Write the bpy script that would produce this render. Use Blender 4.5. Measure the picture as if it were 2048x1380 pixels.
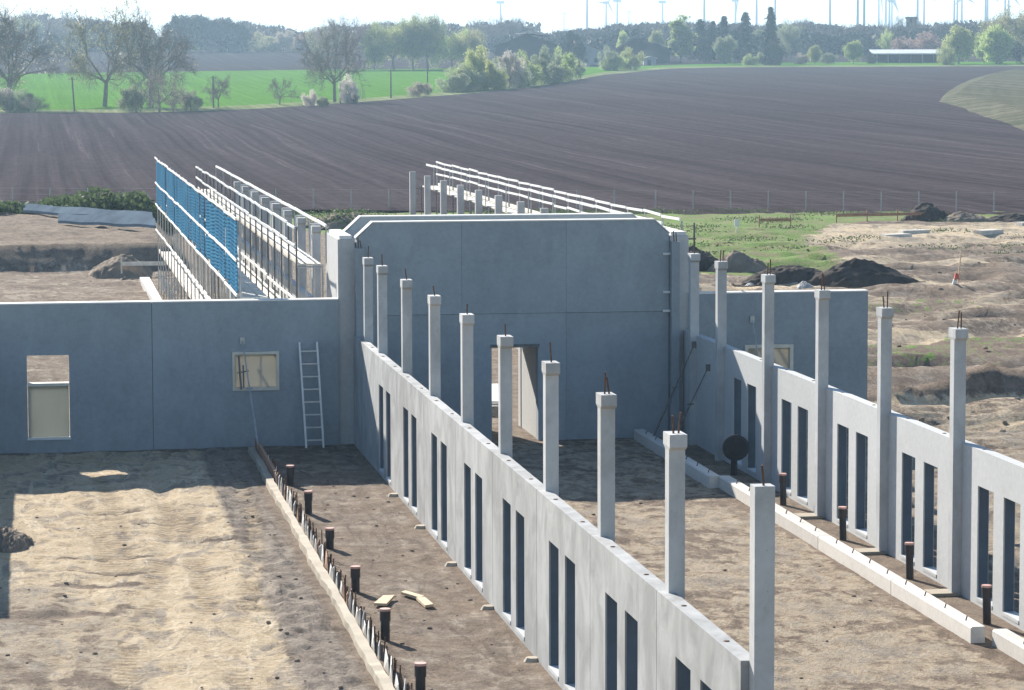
import bpy, math, random
import numpy as np
from mathutils import Vector, Matrix
R = math.radians
random.seed(7)
for o in list(bpy.data.objects): bpy.data.objects.remove(o)
scene = bpy.context.scene
C = scene.collection

# ------------------------------------------------------------------ camera
YAW, PITCH, ROLL, HC, FPX = 0.157136, 0.092775, -0.002581, 10.1017, 6000.0
ca, sa, cb, sb, cc, sc = math.cos(YAW), math.sin(YAW), math.cos(PITCH), math.sin(PITCH), math.cos(ROLL), math.sin(ROLL)
fw = Vector((sa*cb, ca*cb, -sb)); rt = Vector((ca, -sa, 0)); up = rt.cross(fw)
rt2 = rt*cc + up*sc; up2 = -rt*sc + up*cc
cam_d = bpy.data.cameras.new('camera'); cam = bpy.data.objects.new('camera', cam_d); C.objects.link(cam)
m3 = Matrix((rt2, up2, -fw)).transposed()
cam.matrix_world = Matrix.Translation((0, 0, HC)) @ m3.to_4x4()
cam_d.sensor_width = 36.0; cam_d.sensor_fit = 'HORIZONTAL'; cam_d.lens = 36.0*FPX/2048
cam_d.clip_start = 0.5; cam_d.clip_end = 30000
scene.camera = cam
scene.render.resolution_x = 1024; scene.render.resolution_y = 690

# ------------------------------------------------------------------ world and sun
SUN = Vector((-0.60, 1.95, 1.0)).normalized()          # towards the sun
elev = math.asin(SUN.z); azim = math.atan2(SUN.x, SUN.y)
w = bpy.data.worlds.new('World'); scene.world = w; w.use_nodes = True
nt = w.node_tree; nt.nodes.clear()
sky = nt.nodes.new('ShaderNodeTexSky'); sky.sky_type = 'NISHITA'; sky.sun_disc = False
sky.sun_elevation = elev; sky.sun_rotation = azim
sky.air_density = 1.25; sky.dust_density = 0.3; sky.ozone_density = 3.5
bg = nt.nodes.new('ShaderNodeBackground'); bg.inputs['Strength'].default_value = 0.072
wo = nt.nodes.new('ShaderNodeOutputWorld')
nt.links.new(sky.outputs[0], bg.inputs['Color']); nt.links.new(bg.outputs[0], wo.inputs['Surface'])
sd = bpy.data.lights.new('sun', 'SUN'); sd.energy = 5.0; sd.angle = R(0.55); sd.color = (1.0, 0.93, 0.82)
so = bpy.data.objects.new('sun', sd); C.objects.link(so)
so.rotation_euler = SUN.to_track_quat('Z', 'Y').to_euler()
scene.view_settings.view_transform = 'Standard'; scene.view_settings.look = 'None'
scene.view_settings.gamma = 1.0; scene.view_settings.exposure = 1.15

# ------------------------------------------------------------------ helpers
def srgb(*c): return tuple((x/12.92 if x <= .04045 else ((x+.055)/1.055)**2.4) for x in c)
class MB:
    def __init__(s): s.v = []; s.f = []
    def box(s, x0, x1, y0, y1, z0, z1):
        b = len(s.v)
        s.v += [(x0,y0,z0),(x1,y0,z0),(x1,y1,z0),(x0,y1,z0),(x0,y0,z1),(x1,y0,z1),(x1,y1,z1),(x0,y1,z1)]
        s.f += [(b,b+3,b+2,b+1),(b+4,b+5,b+6,b+7),(b,b+1,b+5,b+4),(b+1,b+2,b+6,b+5),(b+2,b+3,b+7,b+6),(b+3,b,b+4,b+7)]
        return s
    def hexa(s, p):
        b = len(s.v); s.v += [tuple(q) for q in p]
        s.f += [(b,b+3,b+2,b+1),(b+4,b+5,b+6,b+7),(b,b+1,b+5,b+4),(b+1,b+2,b+6,b+5),(b+2,b+3,b+7,b+6),(b+3,b,b+4,b+7)]
        return s
    def tube(s, p, q, r0, r1=None, n=6, cap=True):
        r1 = r0 if r1 is None else r1
        p, q = Vector(p), Vector(q); d = (q-p)
        if d.length < 1e-6: return s
        d.normalize(); a = d.orthogonal().normalized(); c = d.cross(a); b = len(s.v)
        for (o, r) in ((p, r0), (q, r1)):
            for i in range(n):
                t = 2*math.pi*i/n; s.v.append(tuple(o + a*(r*math.cos(t)) + c*(r*math.sin(t))))
        for i in range(n): s.f.append((b+i, b+(i+1)%n, b+n+(i+1)%n, b+n+i))
        if cap: s.f += [tuple(b+i for i in range(n))[::-1], tuple(b+n+i for i in range(n))]
        return s
    def bar(s, p, q, wd, h):
        """rectangular bar between two points, wd across, h upright"""
        p, q = Vector(p), Vector(q); d = (q-p).normalized()
        u = Vector((0,0,1)) if abs(d.z) < .9 else Vector((0,1,0))
        a = d.cross(u).normalized(); c = a.cross(d).normalized()
        P = [p-a*wd/2-c*h/2, p+a*wd/2-c*h/2, q+a*wd/2-c*h/2, q-a*wd/2-c*h/2, p-a*wd/2+c*h/2, p+a*wd/2+c*h/2, q+a*wd/2+c*h/2, q-a*wd/2+c*h/2]
        return s.hexa(P)
    def prism_xz(s, poly, y0, y1):
        b = len(s.v); n = len(poly)
        s.v += [(x, y0, z) for x, z in poly] + [(x, y1, z) for x, z in poly]
        s.f += [tuple(range(b, b+n)), tuple(range(b+2*n-1, b+n-1, -1))]
        for i in range(n): s.f.append((b+(i+1)%n, b+i, b+n+i, b+n+(i+1)%n))
        return s
    def grid_panel(s, axis, t0, t1, us, zs, holes=()):
        """slab with rectangular holes, one closed surface. axis 'x': slab thickness along x, u = y; axis 'y': thickness along y, u = x"""
        us = sorted(set(us + [h[0] for h in holes] + [h[1] for h in holes])); zs = sorted(set(zs + [h[2] for h in holes] + [h[3] for h in holes]))
        def full(i, j):
            if i < 0 or j < 0 or i >= len(us)-1 or j >= len(zs)-1: return False
            cu = (us[i]+us[i+1])/2; cz = (zs[j]+zs[j+1])/2
            return not any(h[0] < cu < h[1] and h[2] < cz < h[3] for h in holes)
        def P(t, u, z): return (t, u, z) if axis == 'x' else (u, t, z)
        def quad(*p):
            b = len(s.v); s.v += list(p); s.f.append((b, b+1, b+2, b+3))
        for i in range(len(us)-1):
            for j in range(len(zs)-1):
                if not full(i, j): continue
                a, b_, c, d = us[i], us[i+1], zs[j], zs[j+1]
                quad(P(t0,a,c), P(t0,b_,c), P(t0,b_,d), P(t0,a,d)); quad(P(t1,a,c), P(t1,a,d), P(t1,b_,d), P(t1,b_,c))
                if not full(i-1,j): quad(P(t0,a,c), P(t0,a,d), P(t1,a,d), P(t1,a,c))
                if not full(i+1,j): quad(P(t0,b_,c), P(t1,b_,c), P(t1,b_,d), P(t0,b_,d))
                if not full(i,j-1): quad(P(t0,a,c), P(t1,a,c), P(t1,b_,c), P(t0,b_,c))
                if not full(i,j+1): quad(P(t0,a,d), P(t0,b_,d), P(t1,b_,d), P(t1,a,d))
        return s
    def build(s, name, mat, parent=None, smooth=False, loc=None):
        me = bpy.data.meshes.new(name)
        off = Vector(loc) if loc is not None else (parent['_o'] if parent is not None and '_o' in parent else None)
        off = Vector(off) if off is not None else Vector((0,0,0))
        me.from_pydata([(x-off.x, y-off.y, z-off.z) for x, y, z in s.v], [], s.f)
        if smooth: me.polygons.foreach_set('use_smooth', [True]*len(me.polygons))
        me.validate(); me.update()
        me.materials.append(mat)
        o = bpy.data.objects.new(name, me); C.objects.link(o)
        if parent is not None:
            o.parent = parent
        elif loc is not None: o.location = off
        return o
def recalc(o):
    import bmesh
    bm = bmesh.new(); bm.from_mesh(o.data)
    bmesh.ops.remove_doubles(bm, verts=bm.verts, dist=1e-5)
    bmesh.ops.recalc_face_normals(bm, faces=bm.faces); bm.to_mesh(o.data); bm.free()
def tag(o, label=None, cat=None, group=None, kind=None):
    if label: o['label'] = label
    if cat: o['category'] = cat
    if group: o['group'] = group
    if kind: o['kind'] = kind
    return o
def thing(name, loc, label, cat, group=None):
    o = bpy.data.objects.new(name, None); C.objects.link(o); o.location = loc; o['_o'] = list(loc); o.empty_display_size = .2
    return tag(o, label, cat, group)
def copy_tree(o, parent=None):
    c = o.copy(); C.objects.link(c)
    if parent is not None: c.parent = parent
    for ch in [k for k in o.children]: copy_tree(ch, c)
    return c
ORD = ['first','second','third','fourth','fifth','sixth','seventh','eighth','ninth','tenth','eleventh','twelfth','thirteenth','fourteenth','fifteenth','sixteenth','seventeenth','eighteenth','nineteenth','twentieth','twenty-first','twenty-second','twenty-third','twenty-fourth','twenty-fifth','twenty-sixth','twenty-seventh','twenty-eighth']

# numpy value noise
_rs = np.random.RandomState(11); _T = _rs.rand(256, 256)
def vnoise(x, y):
    xi = np.floor(x).astype(int); yi = np.floor(y).astype(int); fx = x-xi; fy = y-yi
    fx = fx*fx*(3-2*fx); fy = fy*fy*(3-2*fy)
    g = lambda a, b: _T[a & 255, b & 255]
    return (g(xi,yi)*(1-fx)+g(xi+1,yi)*fx)*(1-fy) + (g(xi,yi+1)*(1-fx)+g(xi+1,yi+1)*fx)*fy
def fbm(x, y, n=4, g=.5):
    s = 0; a = 1; t = 0
    for i in range(n): s = s + a*vnoise(x*2**i+17*i, y*2**i+31*i); t += a; a *= g
    return s/t
def smooth(a, b, x): t = np.clip((x-a)/(b-a), 0, 1); return t*t*(3-2*t)

# terrain profile against distance d along the camera's heading
TP = np.array([(0,0),(220,0),(350,.7),(480,2.4),(560,3.35),(680,5.3),(800,7.2),(900,8.95),(1000,10.8),(1100,13.2),(1200,16.0),(1600,24),(3000,32),(9000,40)])
def zt(d): return float(np.interp(d, TP[:,0], TP[:,1]))
def dy(y):
    """distance at which the open ground shows at picture row y"""
    ds = np.linspace(200, 1590, 2800); yy = 132 + 6000*(HC-np.interp(ds, TP[:,0], TP[:,1]))/ds
    return float(ds[np.argmin(np.abs(yy-y))])
def at(px, d, z=None):
    l = (px-1024)/6000*d
    return Vector((l*ca + d*sa, -l*sa + d*ca, zt(d) if z is None else z))
def ztop(y, d): return HC + (132-y)/6000*d

# ------------------------------------------------------------------ materials
def mat(name):
    m = bpy.data.materials.new(name); m.use_nodes = True; n = m.node_tree; n.nodes.clear()
    o = n.nodes.new('ShaderNodeOutputMaterial'); p = n.nodes.new('ShaderNodeBsdfPrincipled'); n.links.new(p.outputs[0], o.inputs[0])
    return m, n, p
def N(n, t, **k):
    x = n.nodes.new(t)
    for a, b in k.items():
        if a.startswith('i_'): x.inputs[a[2:].replace('_', ' ')].default_value = b
        else: setattr(x, a, b)
    return x
def noise(n, vec, scale, detail=4, rough=.55, dist=0.0, sc3=None):
    if sc3 is not None:
        mp = n.nodes.new('ShaderNodeMapping'); mp.inputs['Scale'].default_value = sc3; n.links.new(vec, mp.inputs['Vector']); vec = mp.outputs[0]
    x = n.nodes.new('ShaderNodeTexNoise'); x.inputs['Scale'].default_value = scale; x.inputs['Detail'].default_value = detail
    x.inputs['Roughness'].default_value = rough; x.inputs['Distortion'].default_value = dist; n.links.new(vec, x.inputs['Vector']); return x.outputs['Fac']
def ramp(n, fac, stops):
    x = n.nodes.new('ShaderNodeValToRGB'); e = x.color_ramp.elements
    while len(e) < len(stops): e.new(.5)
    for i, (p, c) in enumerate(stops): e[i].position = p; e[i].color = (c[0], c[1], c[2], 1) if not isinstance(c, float) else (c, c, c, 1)
    n.links.new(fac, x.inputs[0]); return x.outputs[0]
def mix(n, fac, a, b, mode='MIX'):
    x = n.nodes.new('ShaderNodeMix'); x.data_type = 'RGBA'; x.blend_type = mode
    for s_, v in ((x.inputs[0], fac), (x.inputs[6], a), (x.inputs[7], b)):
        if hasattr(v, 'links'): n.links.new(v, s_)
        elif isinstance(v, (int, float)): s_.default_value = v
        else: s_.default_value = (v[0], v[1], v[2], 1)
    return x.outputs[2]
def bump(n, p, h, strength=.4, dist=.02):
    b = n.nodes.new('ShaderNodeBump'); b.inputs['Strength'].default_value = strength; b.inputs['Distance'].default_value = dist
    n.links.new(h, b.inputs['Height']); n.links.new(b.outputs[0], p.inputs['Normal'])
def tc(n, w='Object'): return n.nodes.new('ShaderNodeTexCoord').outputs[w]
def geo(n): return n.nodes.new('ShaderNodeNewGeometry').outputs['Position']

def concrete(name, base=(.44,.44,.43), dark=.72, streak=.0, sc=1.0, rough=.85, blotch=0.0):
    m, n, p = mat(name); v = geo(n)
    a = noise(n, v, .9*sc, 5, .6); b = noise(n, v, 9*sc, 5, .65)
    col = ramp(n, a, [(.25, tuple(c*dark for c in base)), (.75, tuple(min(1, c*1.12) for c in base))])
    col = mix(n, .35, col, ramp(n, b, [(.3, tuple(c*.75 for c in base)), (.7, tuple(min(1,c*1.2) for c in base))]))
    if blotch:
        q = noise(n, v, 1.5, 4, .6, .6, sc3=(1,.8,.6)); col = mix(n, blotch, col, ramp(n, q, [(.38, tuple(c*.62 for c in base)), (.62, tuple(min(1,c*1.25) for c in base))]))
    if streak:
        s_ = noise(n, v, 1.0, 3, .6, 0, sc3=(1.9, 1.9, .22)); f = ramp(n, s_, [(.60, 0.0), (.72, 1.0)])
        col = mix(n, mix(n, streak, (0,0,0), f), col, tuple(min(.8, c*1.75) for c in base))
        s2 = noise(n, v, 1.0, 3, .6, 0, sc3=(1.3, 1.3, .16)); f2 = ramp(n, s2, [(.30, 1.0), (.44, 0.0)])
        col = mix(n, mix(n, streak*.6, (0,0,0), f2), col, tuple(c*.6 for c in base))
    oi = n.nodes.new('ShaderNodeObjectInfo'); mr = n.nodes.new('ShaderNodeMapRange'); mr.inputs['To Min'].default_value = .90; mr.inputs['To Max'].default_value = 1.07
    n.links.new(oi.outputs['Random'], mr.inputs['Value']); hv = n.nodes.new('ShaderNodeHueSaturation'); n.links.new(mr.outputs[0], hv.inputs['Value']); n.links.new(col, hv.inputs['Color']); col = hv.outputs[0]
    # pin holes
    vo = n.nodes.new('ShaderNodeTexVoronoi'); vo.inputs['Scale'].default_value = 7; n.links.new(v, vo.inputs['Vector'])
    ph = ramp(n, vo.outputs['Distance'], [(.05, 1.0), (.1, 0.0)]); col = mix(n, mix(n, .35, (0,0,0), ph), col, tuple(c*.4 for c in base))
    n.links.new(col, p.inputs['Base Color']); p.inputs['Roughness'].default_value = rough
    p.inputs['Specular IOR Level'].default_value = .3
    bump(n, p, b, .25, .01); return m
def plain(name, c, rough=.7, metal=0.0, var=.25, sc=6, spec=.4):
    m, n, p = mat(name); v = geo(n); a = noise(n, v, sc, 4, .6)
    n.links.new(ramp(n, a, [(.3, tuple(x*(1-var) for x in c)), (.7, tuple(min(1, x*(1+var)) for x in c))]), p.inputs['Base Color'])
    p.inputs['Roughness'].default_value = rough; p.inputs['Metallic'].default_value = metal; p.inputs['Specular IOR Level'].default_value = spec
    return m
def foliage(name, c1, c2, tr=.35, sc=.35):
    m, n, p = mat(name); v = tc(n)
    a = noise(n, v, sc, 3, .6); b = noise(n, v, sc*6, 3, .6)
    col = mix(n, .45, ramp(n, a, [(.3, c1), (.7, c2)]), ramp(n, b, [(.3, c1), (.7, c2)]))
    oi = n.nodes.new('ShaderNodeObjectInfo'); hv = n.nodes.new('ShaderNodeHueSaturation')
    mr = n.nodes.new('ShaderNodeMapRange'); mr.inputs['To Min'].default_value = .8; mr.inputs['To Max'].default_value = 1.2
    n.links.new(oi.outputs['Random'], mr.inputs['Value']); n.links.new(mr.outputs[0], hv.inputs['Value']); n.links.new(col, hv.inputs['Color'])
    n.links.new(hv.outputs[0], p.inputs['Base Color']); p.inputs['Roughness'].default_value = .7; p.inputs['Specular IOR Level'].default_value = .2
    t = n.nodes.new('ShaderNodeBsdfTranslucent'); n.links.new(hv.outputs[0], t.inputs['Color'])
    ms = n.nodes.new('ShaderNodeMixShader'); ms.inputs[0].default_value = tr
    out = [x for x in n.nodes if x.type == 'OUTPUT_MATERIAL'][0]
    n.links.new(p.outputs[0], ms.inputs[1]); n.links.new(t.outputs[0], ms.inputs[2]); n.links.new(ms.outputs[0], out.inputs[0])
    return m
M = {}
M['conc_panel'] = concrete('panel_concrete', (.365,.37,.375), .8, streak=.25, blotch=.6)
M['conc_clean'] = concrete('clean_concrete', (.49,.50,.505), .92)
M['conc_col'] = concrete('column_concrete', (.46,.47,.48), .8, blotch=.35)
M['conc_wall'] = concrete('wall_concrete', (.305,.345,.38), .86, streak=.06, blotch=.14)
M['conc_beam'] = concrete('beam_concrete', (.60,.57,.53), .9)
M['conc_rough'] = concrete('rough_concrete', (.41,.355,.28), .7, sc=2.5)
M['sunlit_top'] = plain('pale_sunlit_top', (.72,.71,.69), .9, 0, .1, 3, .2)  # extra pale so that wall tops read as bright sunlit edges
M['rust'] = plain('rusty_steel', (.13,.07,.045), .8, .2, .4, 20)
M['pipe'] = plain('dark_plastic', (.035,.03,.032), .5, 0, .3)
M['cap'] = plain('pink_plastic_cap', (.55,.32,.27), .6)
M['steel'] = plain('galvanised_steel', (.42,.43,.44), .45, .5, .2, 8)
M['alu'] = plain('aluminium', (.62,.63,.64), .4, .3, .1)
M['darksteel'] = plain('dark_steel', (.15,.15,.15), .6, .3, .3)
M['white'] = plain('white_paint', (.78,.78,.76), .6, 0, .06)
M['whiteboard'] = plain('pale_timber', (.78,.72,.63), .8, 0, .15, 3)
M['plank'] = plain('bleached_planks', (.68,.62,.54), .8, 0, .25, 4)
M['wood'] = plain('raw_timber', (.58,.45,.30), .8, 0, .2, 5)
M['redwood'] = plain('weathered_red_timber', (.36,.20,.12), .8, 0, .25, 5)
M['foil'] = plain('white_foil', (.66,.65,.63), .5, 0, .2, 6)
M['frame'] = plain('cream_window_lining', (.68,.64,.55), .7, 0, .08)
M['board'] = plain('grey_green_board', (.74,.73,.60), .8, 0, .08, 1.5)
M['soil_dark'] = plain('dark_soil', (.075,.062,.055), 1, 0, .4, 1.5, .1)
M['soil_grey'] = plain('grey_brown_soil', (.23,.185,.145), 1, 0, .35, 1.0, .1)
M['beige'] = plain('beige_board', (.85,.74,.52), .8, 0, .06, 2)
M['redcap'] = plain('red_marker', (.6,.12,.08), .7)
M['rubber'] = plain('black_rubber', (.04,.04,.045), .7, 0, .2)
M['bark'] = plain('bark', (.21,.185,.165), .95, 0, .3, 3, .1)
M['slab'] = plain('pale_slab', (.55,.52,.48), .9, 0, .2, 3)
M['roof_dark'] = plain('dark_fibre_roof', (.03,.03,.032), 1, 0, .25, .3, .0)
M['roof_pale'] = plain('pale_metal_roof', (.62,.62,.63), .5, 0, .08, .3)
M['roof_red'] = plain('red_tile_roof', (.26,.12,.09), .8, 0, .3, .5)
M['barnwall'] = plain('dark_barn_boards', (.03,.032,.036), 1, 0, .25, .4, 0.0)
M['housewall'] = plain('grey_render', (.33,.34,.36), .9, 0, .15, .3)
M['glass'] = plain('dark_glass', (.03,.04,.05), .1, 0, .1)
M['turb'] = plain('turbine_paint', (.33,.32,.31), .5, 0, .03, .1)
M['turbdark'] = plain('weathered_mast_paint', (.07,.085,.10), .6, 0, .05, .1)
M['wire'] = plain('fence_wire', (.35,.36,.36), .5, .4)
M['tarp'] = plain('blue_grey_sheeting', (.15,.19,.23), 1.0, 0, .25, .6, 0.0)

def netmat():
    m, n, p = mat('blue_net'); v = geo(n)
    a = noise(n, v, 1.2, 4, .6); col = ramp(n, a, [(.3, (.006,.15,.31)), (.7, (.012,.26,.46))])
    n.links.new(col, p.inputs['Base Color']); p.inputs['Roughness'].default_value = .9; p.inputs['Specular IOR Level'].default_value = .05
    t = n.nodes.new('ShaderNodeBsdfTranslucent'); n.links.new(mix(n, .5, col, (.01,.24,.44)), t.inputs['Color'])
    ms = n.nodes.new('ShaderNodeMixShader'); ms.inputs[0].default_value = .35
    out = [x for x in n.nodes if x.type == 'OUTPUT_MATERIAL'][0]
    n.links.new(p.outputs[0], ms.inputs[1]); n.links.new(t.outputs[0], ms.inputs[2]); n.links.new(ms.outputs[0], out.inputs[0])
    return m
M['net'] = netmat()
M['reveal_shade'] = plain('blue_grey_reveal_shade', (.075,.10,.135), .8, 0, .15, 2)  # shade of the window openings put into the colour

def sheetmat(name, c):
    m, n, p = mat(name); v = geo(n); a = noise(n, v, 1.5, 3, .5); col = ramp(n, a, [(.3, tuple(x*.92 for x in c)), (.7, c)])
    n.links.new(col, p.inputs['Base Color']); p.inputs['Roughness'].default_value = .8
    t = n.nodes.new('ShaderNodeBsdfTranslucent'); n.links.new(col, t.inputs['Color']); ms = n.nodes.new('ShaderNodeMixShader'); ms.inputs[0].default_value = .38
    out = [x for x in n.nodes if x.type == 'OUTPUT_MATERIAL'][0]
    n.links.new(p.outputs[0], ms.inputs[1]); n.links.new(t.outputs[0], ms.inputs[2]); n.links.new(ms.outputs[0], out.inputs[0]); return m
M['board'] = sheetmat('grey_green_sheet', (.52,.52,.46)); M['beige'] = sheetmat('beige_sheet', (.55,.53,.47))
def groundmat():
    m, n, p = mat('site_soil'); v = geo(n)
    at_ = n.nodes.new('ShaderNodeAttribute'); at_.attribute_name = 'zone'; sp = n.nodes.new('ShaderNodeSeparateColor'); n.links.new(at_.outputs['Color'], sp.inputs[0])
    n1 = noise(n, v, .55, 6, .62, .6); n2 = noise(n, v, 2.6, 8, .74, .35, sc3=(1,.6,1)); n3 = noise(n, v, 12, 5, .7, .5)
    soil = ramp(n, n2, [(.28, (.11,.083,.066)), (.48, (.205,.157,.122)), (.72, (.34,.27,.205))])
    sand = ramp(n, n2, [(.25, (.25,.19,.13)), (.44, (.52,.41,.275)), (.75, (.68,.57,.42))])
    grey = ramp(n, n2, [(.28, (.16,.133,.115)), (.5, (.27,.23,.195)), (.72, (.40,.35,.29))])
    # break up the zone edges
    e = n.nodes.new('ShaderNodeMath'); e.operation = 'ADD'; n.links.new(sp.outputs[0], e.inputs[0])
    s_ = n.nodes.new('ShaderNodeMath'); s_.operation = 'MULTIPLY_ADD'; n.links.new(n1, s_.inputs[0]); s_.inputs[1].default_value = 1.6; s_.inputs[2].default_value = -.8
    s5 = n.nodes.new('ShaderNodeMath'); s5.operation = 'MULTIPLY_ADD'; n.links.new(n2, s5.inputs[0]); s5.inputs[1].default_value = 1.3; n.links.new(s_.outputs[0], s5.inputs[2])
    s6 = n.nodes.new('ShaderNodeMath'); s6.operation = 'ADD'; n.links.new(s5.outputs[0], s6.inputs[0]); s6.inputs[1].default_value = -.65; s_ = s6
    n.links.new(s_.outputs[0], e.inputs[1]); ef = ramp(n, e.outputs[0], [(.35, 0.0), (.62, 1.0)])
    n4 = noise(n, v, 1.15, 8, .72, .8, sc3=(1,.5,1)); n5 = noise(n, v, .9, 6, .7, 1.5, sc3=(2.2,.35,1))
    sand = mix(n, ramp(n, n4, [(.51, 0.0), (.58, .75)]), sand, grey); sand = mix(n, ramp(n, n5, [(.56, 0.0), (.62, .6)]), sand, (.70,.60,.45))
    soil = mix(n, ramp(n, n4, [(.50, 0.0), (.62, .7)]), soil, (.25,.20,.155)); soil = mix(n, ramp(n, n5, [(.58, 0.0), (.66, .6)]), soil, (.12,.088,.068))
    grey = mix(n, ramp(n, n5, [(.54, 0.0), (.62, .7)]), grey, (.10,.086,.078))
    col = mix(n, ef, soil, sand)
    gf = n.nodes.new('ShaderNodeMath'); gf.operation = 'ADD'; n.links.new(sp.outputs[2], gf.inputs[0]); n.links.new(s_.outputs[0], gf.inputs[1])
    col = mix(n, ramp(n, gf.outputs[0], [(.3, 0.0), (.7, .85)]), col, grey)
    grs = ramp(n, n3, [(.3, (.06,.09,.03)), (.5, (.15,.26,.055)), (.75, (.28,.37,.11))]); grs = mix(n, ramp(n, n1, [(.42, 0.0), (.62, .8)]), grs, (.25,.215,.125))
    g2 = n.nodes.new('ShaderNodeMath'); g2.operation = 'MULTIPLY_ADD'; n.links.new(n2, g2.inputs[0]); g2.inputs[1].default_value = 1.2; n.links.new(sp.outputs[1], g2.inputs[2])
    gfac = ramp(n, g2.outputs[0], [(.95, 0.0), (1.15, 1.0)]); col = mix(n, gfac, col, grs)
    fine = ramp(n, n3, [(.3, (.68,.67,.66)), (.5, (1.,1.,1.)), (.75, (1.22,1.2,1.18))]); col = mix(n, .7, col, fine, 'MULTIPLY')
    col = mix(n, at_.outputs['Alpha'], col, (.50,.47,.45), 'MULTIPLY')
    n.links.new(col, p.inputs['Base Color']); p.inputs['Roughness'].default_value = 1; p.inputs['Specular IOR Level'].default_value = .1
    h = n.nodes.new('ShaderNodeMath'); h.operation = 'ADD'; n.links.new(n2, h.inputs[0]); n.links.new(n3, h.inputs[1])
    bump(n, p, h.outputs[0], .9, .08); return m
M['ground'] = groundmat()
def fieldmat(name, c0, c1, furrow=1.0, green=0):
    m, n, p = mat(name); v = geo(n)
    a = noise(n, v, 1, 5, .7, 0, sc3=(.42, .004, .0)); b = noise(n, v, 1, 3, .6, .0, sc3=(1.1, .006, 0)); c = noise(n, v, .012, 6, .65); d = noise(n, v, 1.4, 5, .75, 0, sc3=(1,.30,1))
    col = mix(n, ramp(n, c, [(.32, 0.0), (.68, 1.0)]), c0, c1)
    col = mix(n, .75*furrow, col, mix(n, ramp(n, a, [(.40, 0.0), (.62, 1.0)]), tuple(x*.78 for x in c0), tuple(min(1,x*1.35) for x in c1)))
    ln = ramp(n, a, [(.60, 0.0), (.64, 1.0), (.68, 0.0)]); col = mix(n, mix(n, .75*furrow, (0,0,0), ln), col, tuple(min(1,x*2.3) for x in c1))
    col = mix(n, .45*furrow, col, ramp(n, b, [(.35, tuple(x*.6 for x in c0)), (.62, tuple(min(1,x*1.7) for x in c1))]))
    col = mix(n, .6, col, ramp(n, d, [(.3, (.6,.6,.6)), (.7, (1.4,1.4,1.4))]), 'MULTIPLY')
    n.links.new(col, p.inputs['Base Color']); p.inputs['Roughness'].default_value = 1; p.inputs['Specular IOR Level'].default_value = 0.0
    bump(n, p, b, .6, .2); return m
M['plough'] = fieldmat('ploughed_earth', (.050,.040,.044), (.076,.062,.066), .55)
M['plough2'] = fieldmat('far_ploughed_earth', (.04,.032,.034), (.065,.052,.052), .5)
M['green'] = fieldmat('young_crop', (.075,.18,.02), (.10,.225,.03), .25)
M['verge'] = fieldmat('grass_verge', (.10,.15,.04), (.24,.25,.14), .5)
M['meadow'] = fieldmat('rough_meadow', (.13,.19,.06), (.20,.24,.09), .3)
M['bank'] = fieldmat('dry_grass_bank', (.075,.085,.05), (.125,.115,.085), .8)
M['back'] = fieldmat('backland', (.12,.14,.08), (.18,.18,.11), .2)

# ------------------------------------------------------------------ ground
def np_grid(name, X, Y, Z, mt, colors=None):
    ny, nx = X.shape
    me = bpy.data.meshes.new(name)
    verts = np.stack([X, Y, Z], -1).reshape(-1, 3)
    i = np.arange(ny-1)[:, None]*nx + np.arange(nx-1)[None, :]
    f = np.stack([i, i+1, i+nx+1, i+nx], -1).reshape(-1, 4)
    me.from_pydata(verts.tolist(), [], f.tolist())
    me.polygons.foreach_set('use_smooth', np.ones(len(f), bool))
    if colors is not None:
        ca_ = me.color_attributes.new('zone', 'FLOAT_COLOR', 'POINT'); ca_.data.foreach_set('color', colors.reshape(-1, 4).astype(np.float32).ravel())
    me.materials.append(mt); me.update()
    o = bpy.data.objects.new(name, me); C.objects.link(o); return o
def axis_pts(segs):
    out = []
    for a, b, s in segs: out += list(np.arange(a, b, s))
    return np.array(out + [segs[-1][1]])
def in_band(x, a, b, s): return smooth(a-s, a+s, x)*(1-smooth(b-s, b+s, x))
def sdist_poly(px, py, poly):
    """signed distance to a polygon, positive inside"""
    d = np.full(px.shape, 1e9); ins = np.zeros(px.shape, bool); n = len(poly)
    for i in range(n):
        x0, y0 = poly[i]; x1, y1 = poly[(i+1)%n]; ex, ey = x1-x0, y1-y0
        t = np.clip(((px-x0)*ex+(py-y0)*ey)/(ex*ex+ey*ey), 0, 1)
        d = np.minimum(d, np.hypot(px-x0-t*ex, py-y0-t*ey))
        c = ((y0 > py) != (y1 > py)) & (px < (x1-x0)*(py-y0)/(y1-y0+1e-12)+x0); ins ^= c
    return np.where(ins, d, -d)
xs = axis_pts([(-120,-30,6),(-30,-3,.9),(-3,24,.10),(24,75,.35),(75,200,4)])
ys = axis_pts([(10,32,2),(32,83,.10),(83,215,.55),(215,232,4)])
GX, GY = np.meshgrid(xs, ys)
n_a = fbm(GX*.35, GY*.35, 4); n_b = fbm(GX*1.3+9, GY*.8+3, 4); n_c = fbm(GX*4+5, GY*3+1, 3)
GZ = np.zeros_like(GX)
yard = 1-smooth(5.0, 5.4, GX); lane = in_band(GX, 5.9, 8.2, .15); hall = in_band(GX, 8.6, 16.0, .2); outer = smooth(17.8, 20, GX)
near = 1-smooth(79, 80, GY)
GZ += near*(yard*((n_a-.5)*.10+(n_b-.5)*.07+(n_c-.5)*.06) + lane*((n_b-.5)*.08+(n_c-.5)*.03-.02) + hall*((n_b-.5)*.07+(n_c-.5)*.05))
# yard: wheel ruts winding towards the camera and a step up of loose spoil beside the strip
u = GX - (3.0 + .7*np.sin(GY*.10+1.0))
rut = np.exp(-((u-.95)/.22)**2)+np.exp(-((u+.95)/.22)**2)+.6*np.exp(-((u+2.6)/.2)**2)
GZ -= near*yard*rut*.05*(.4+n_a)

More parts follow.
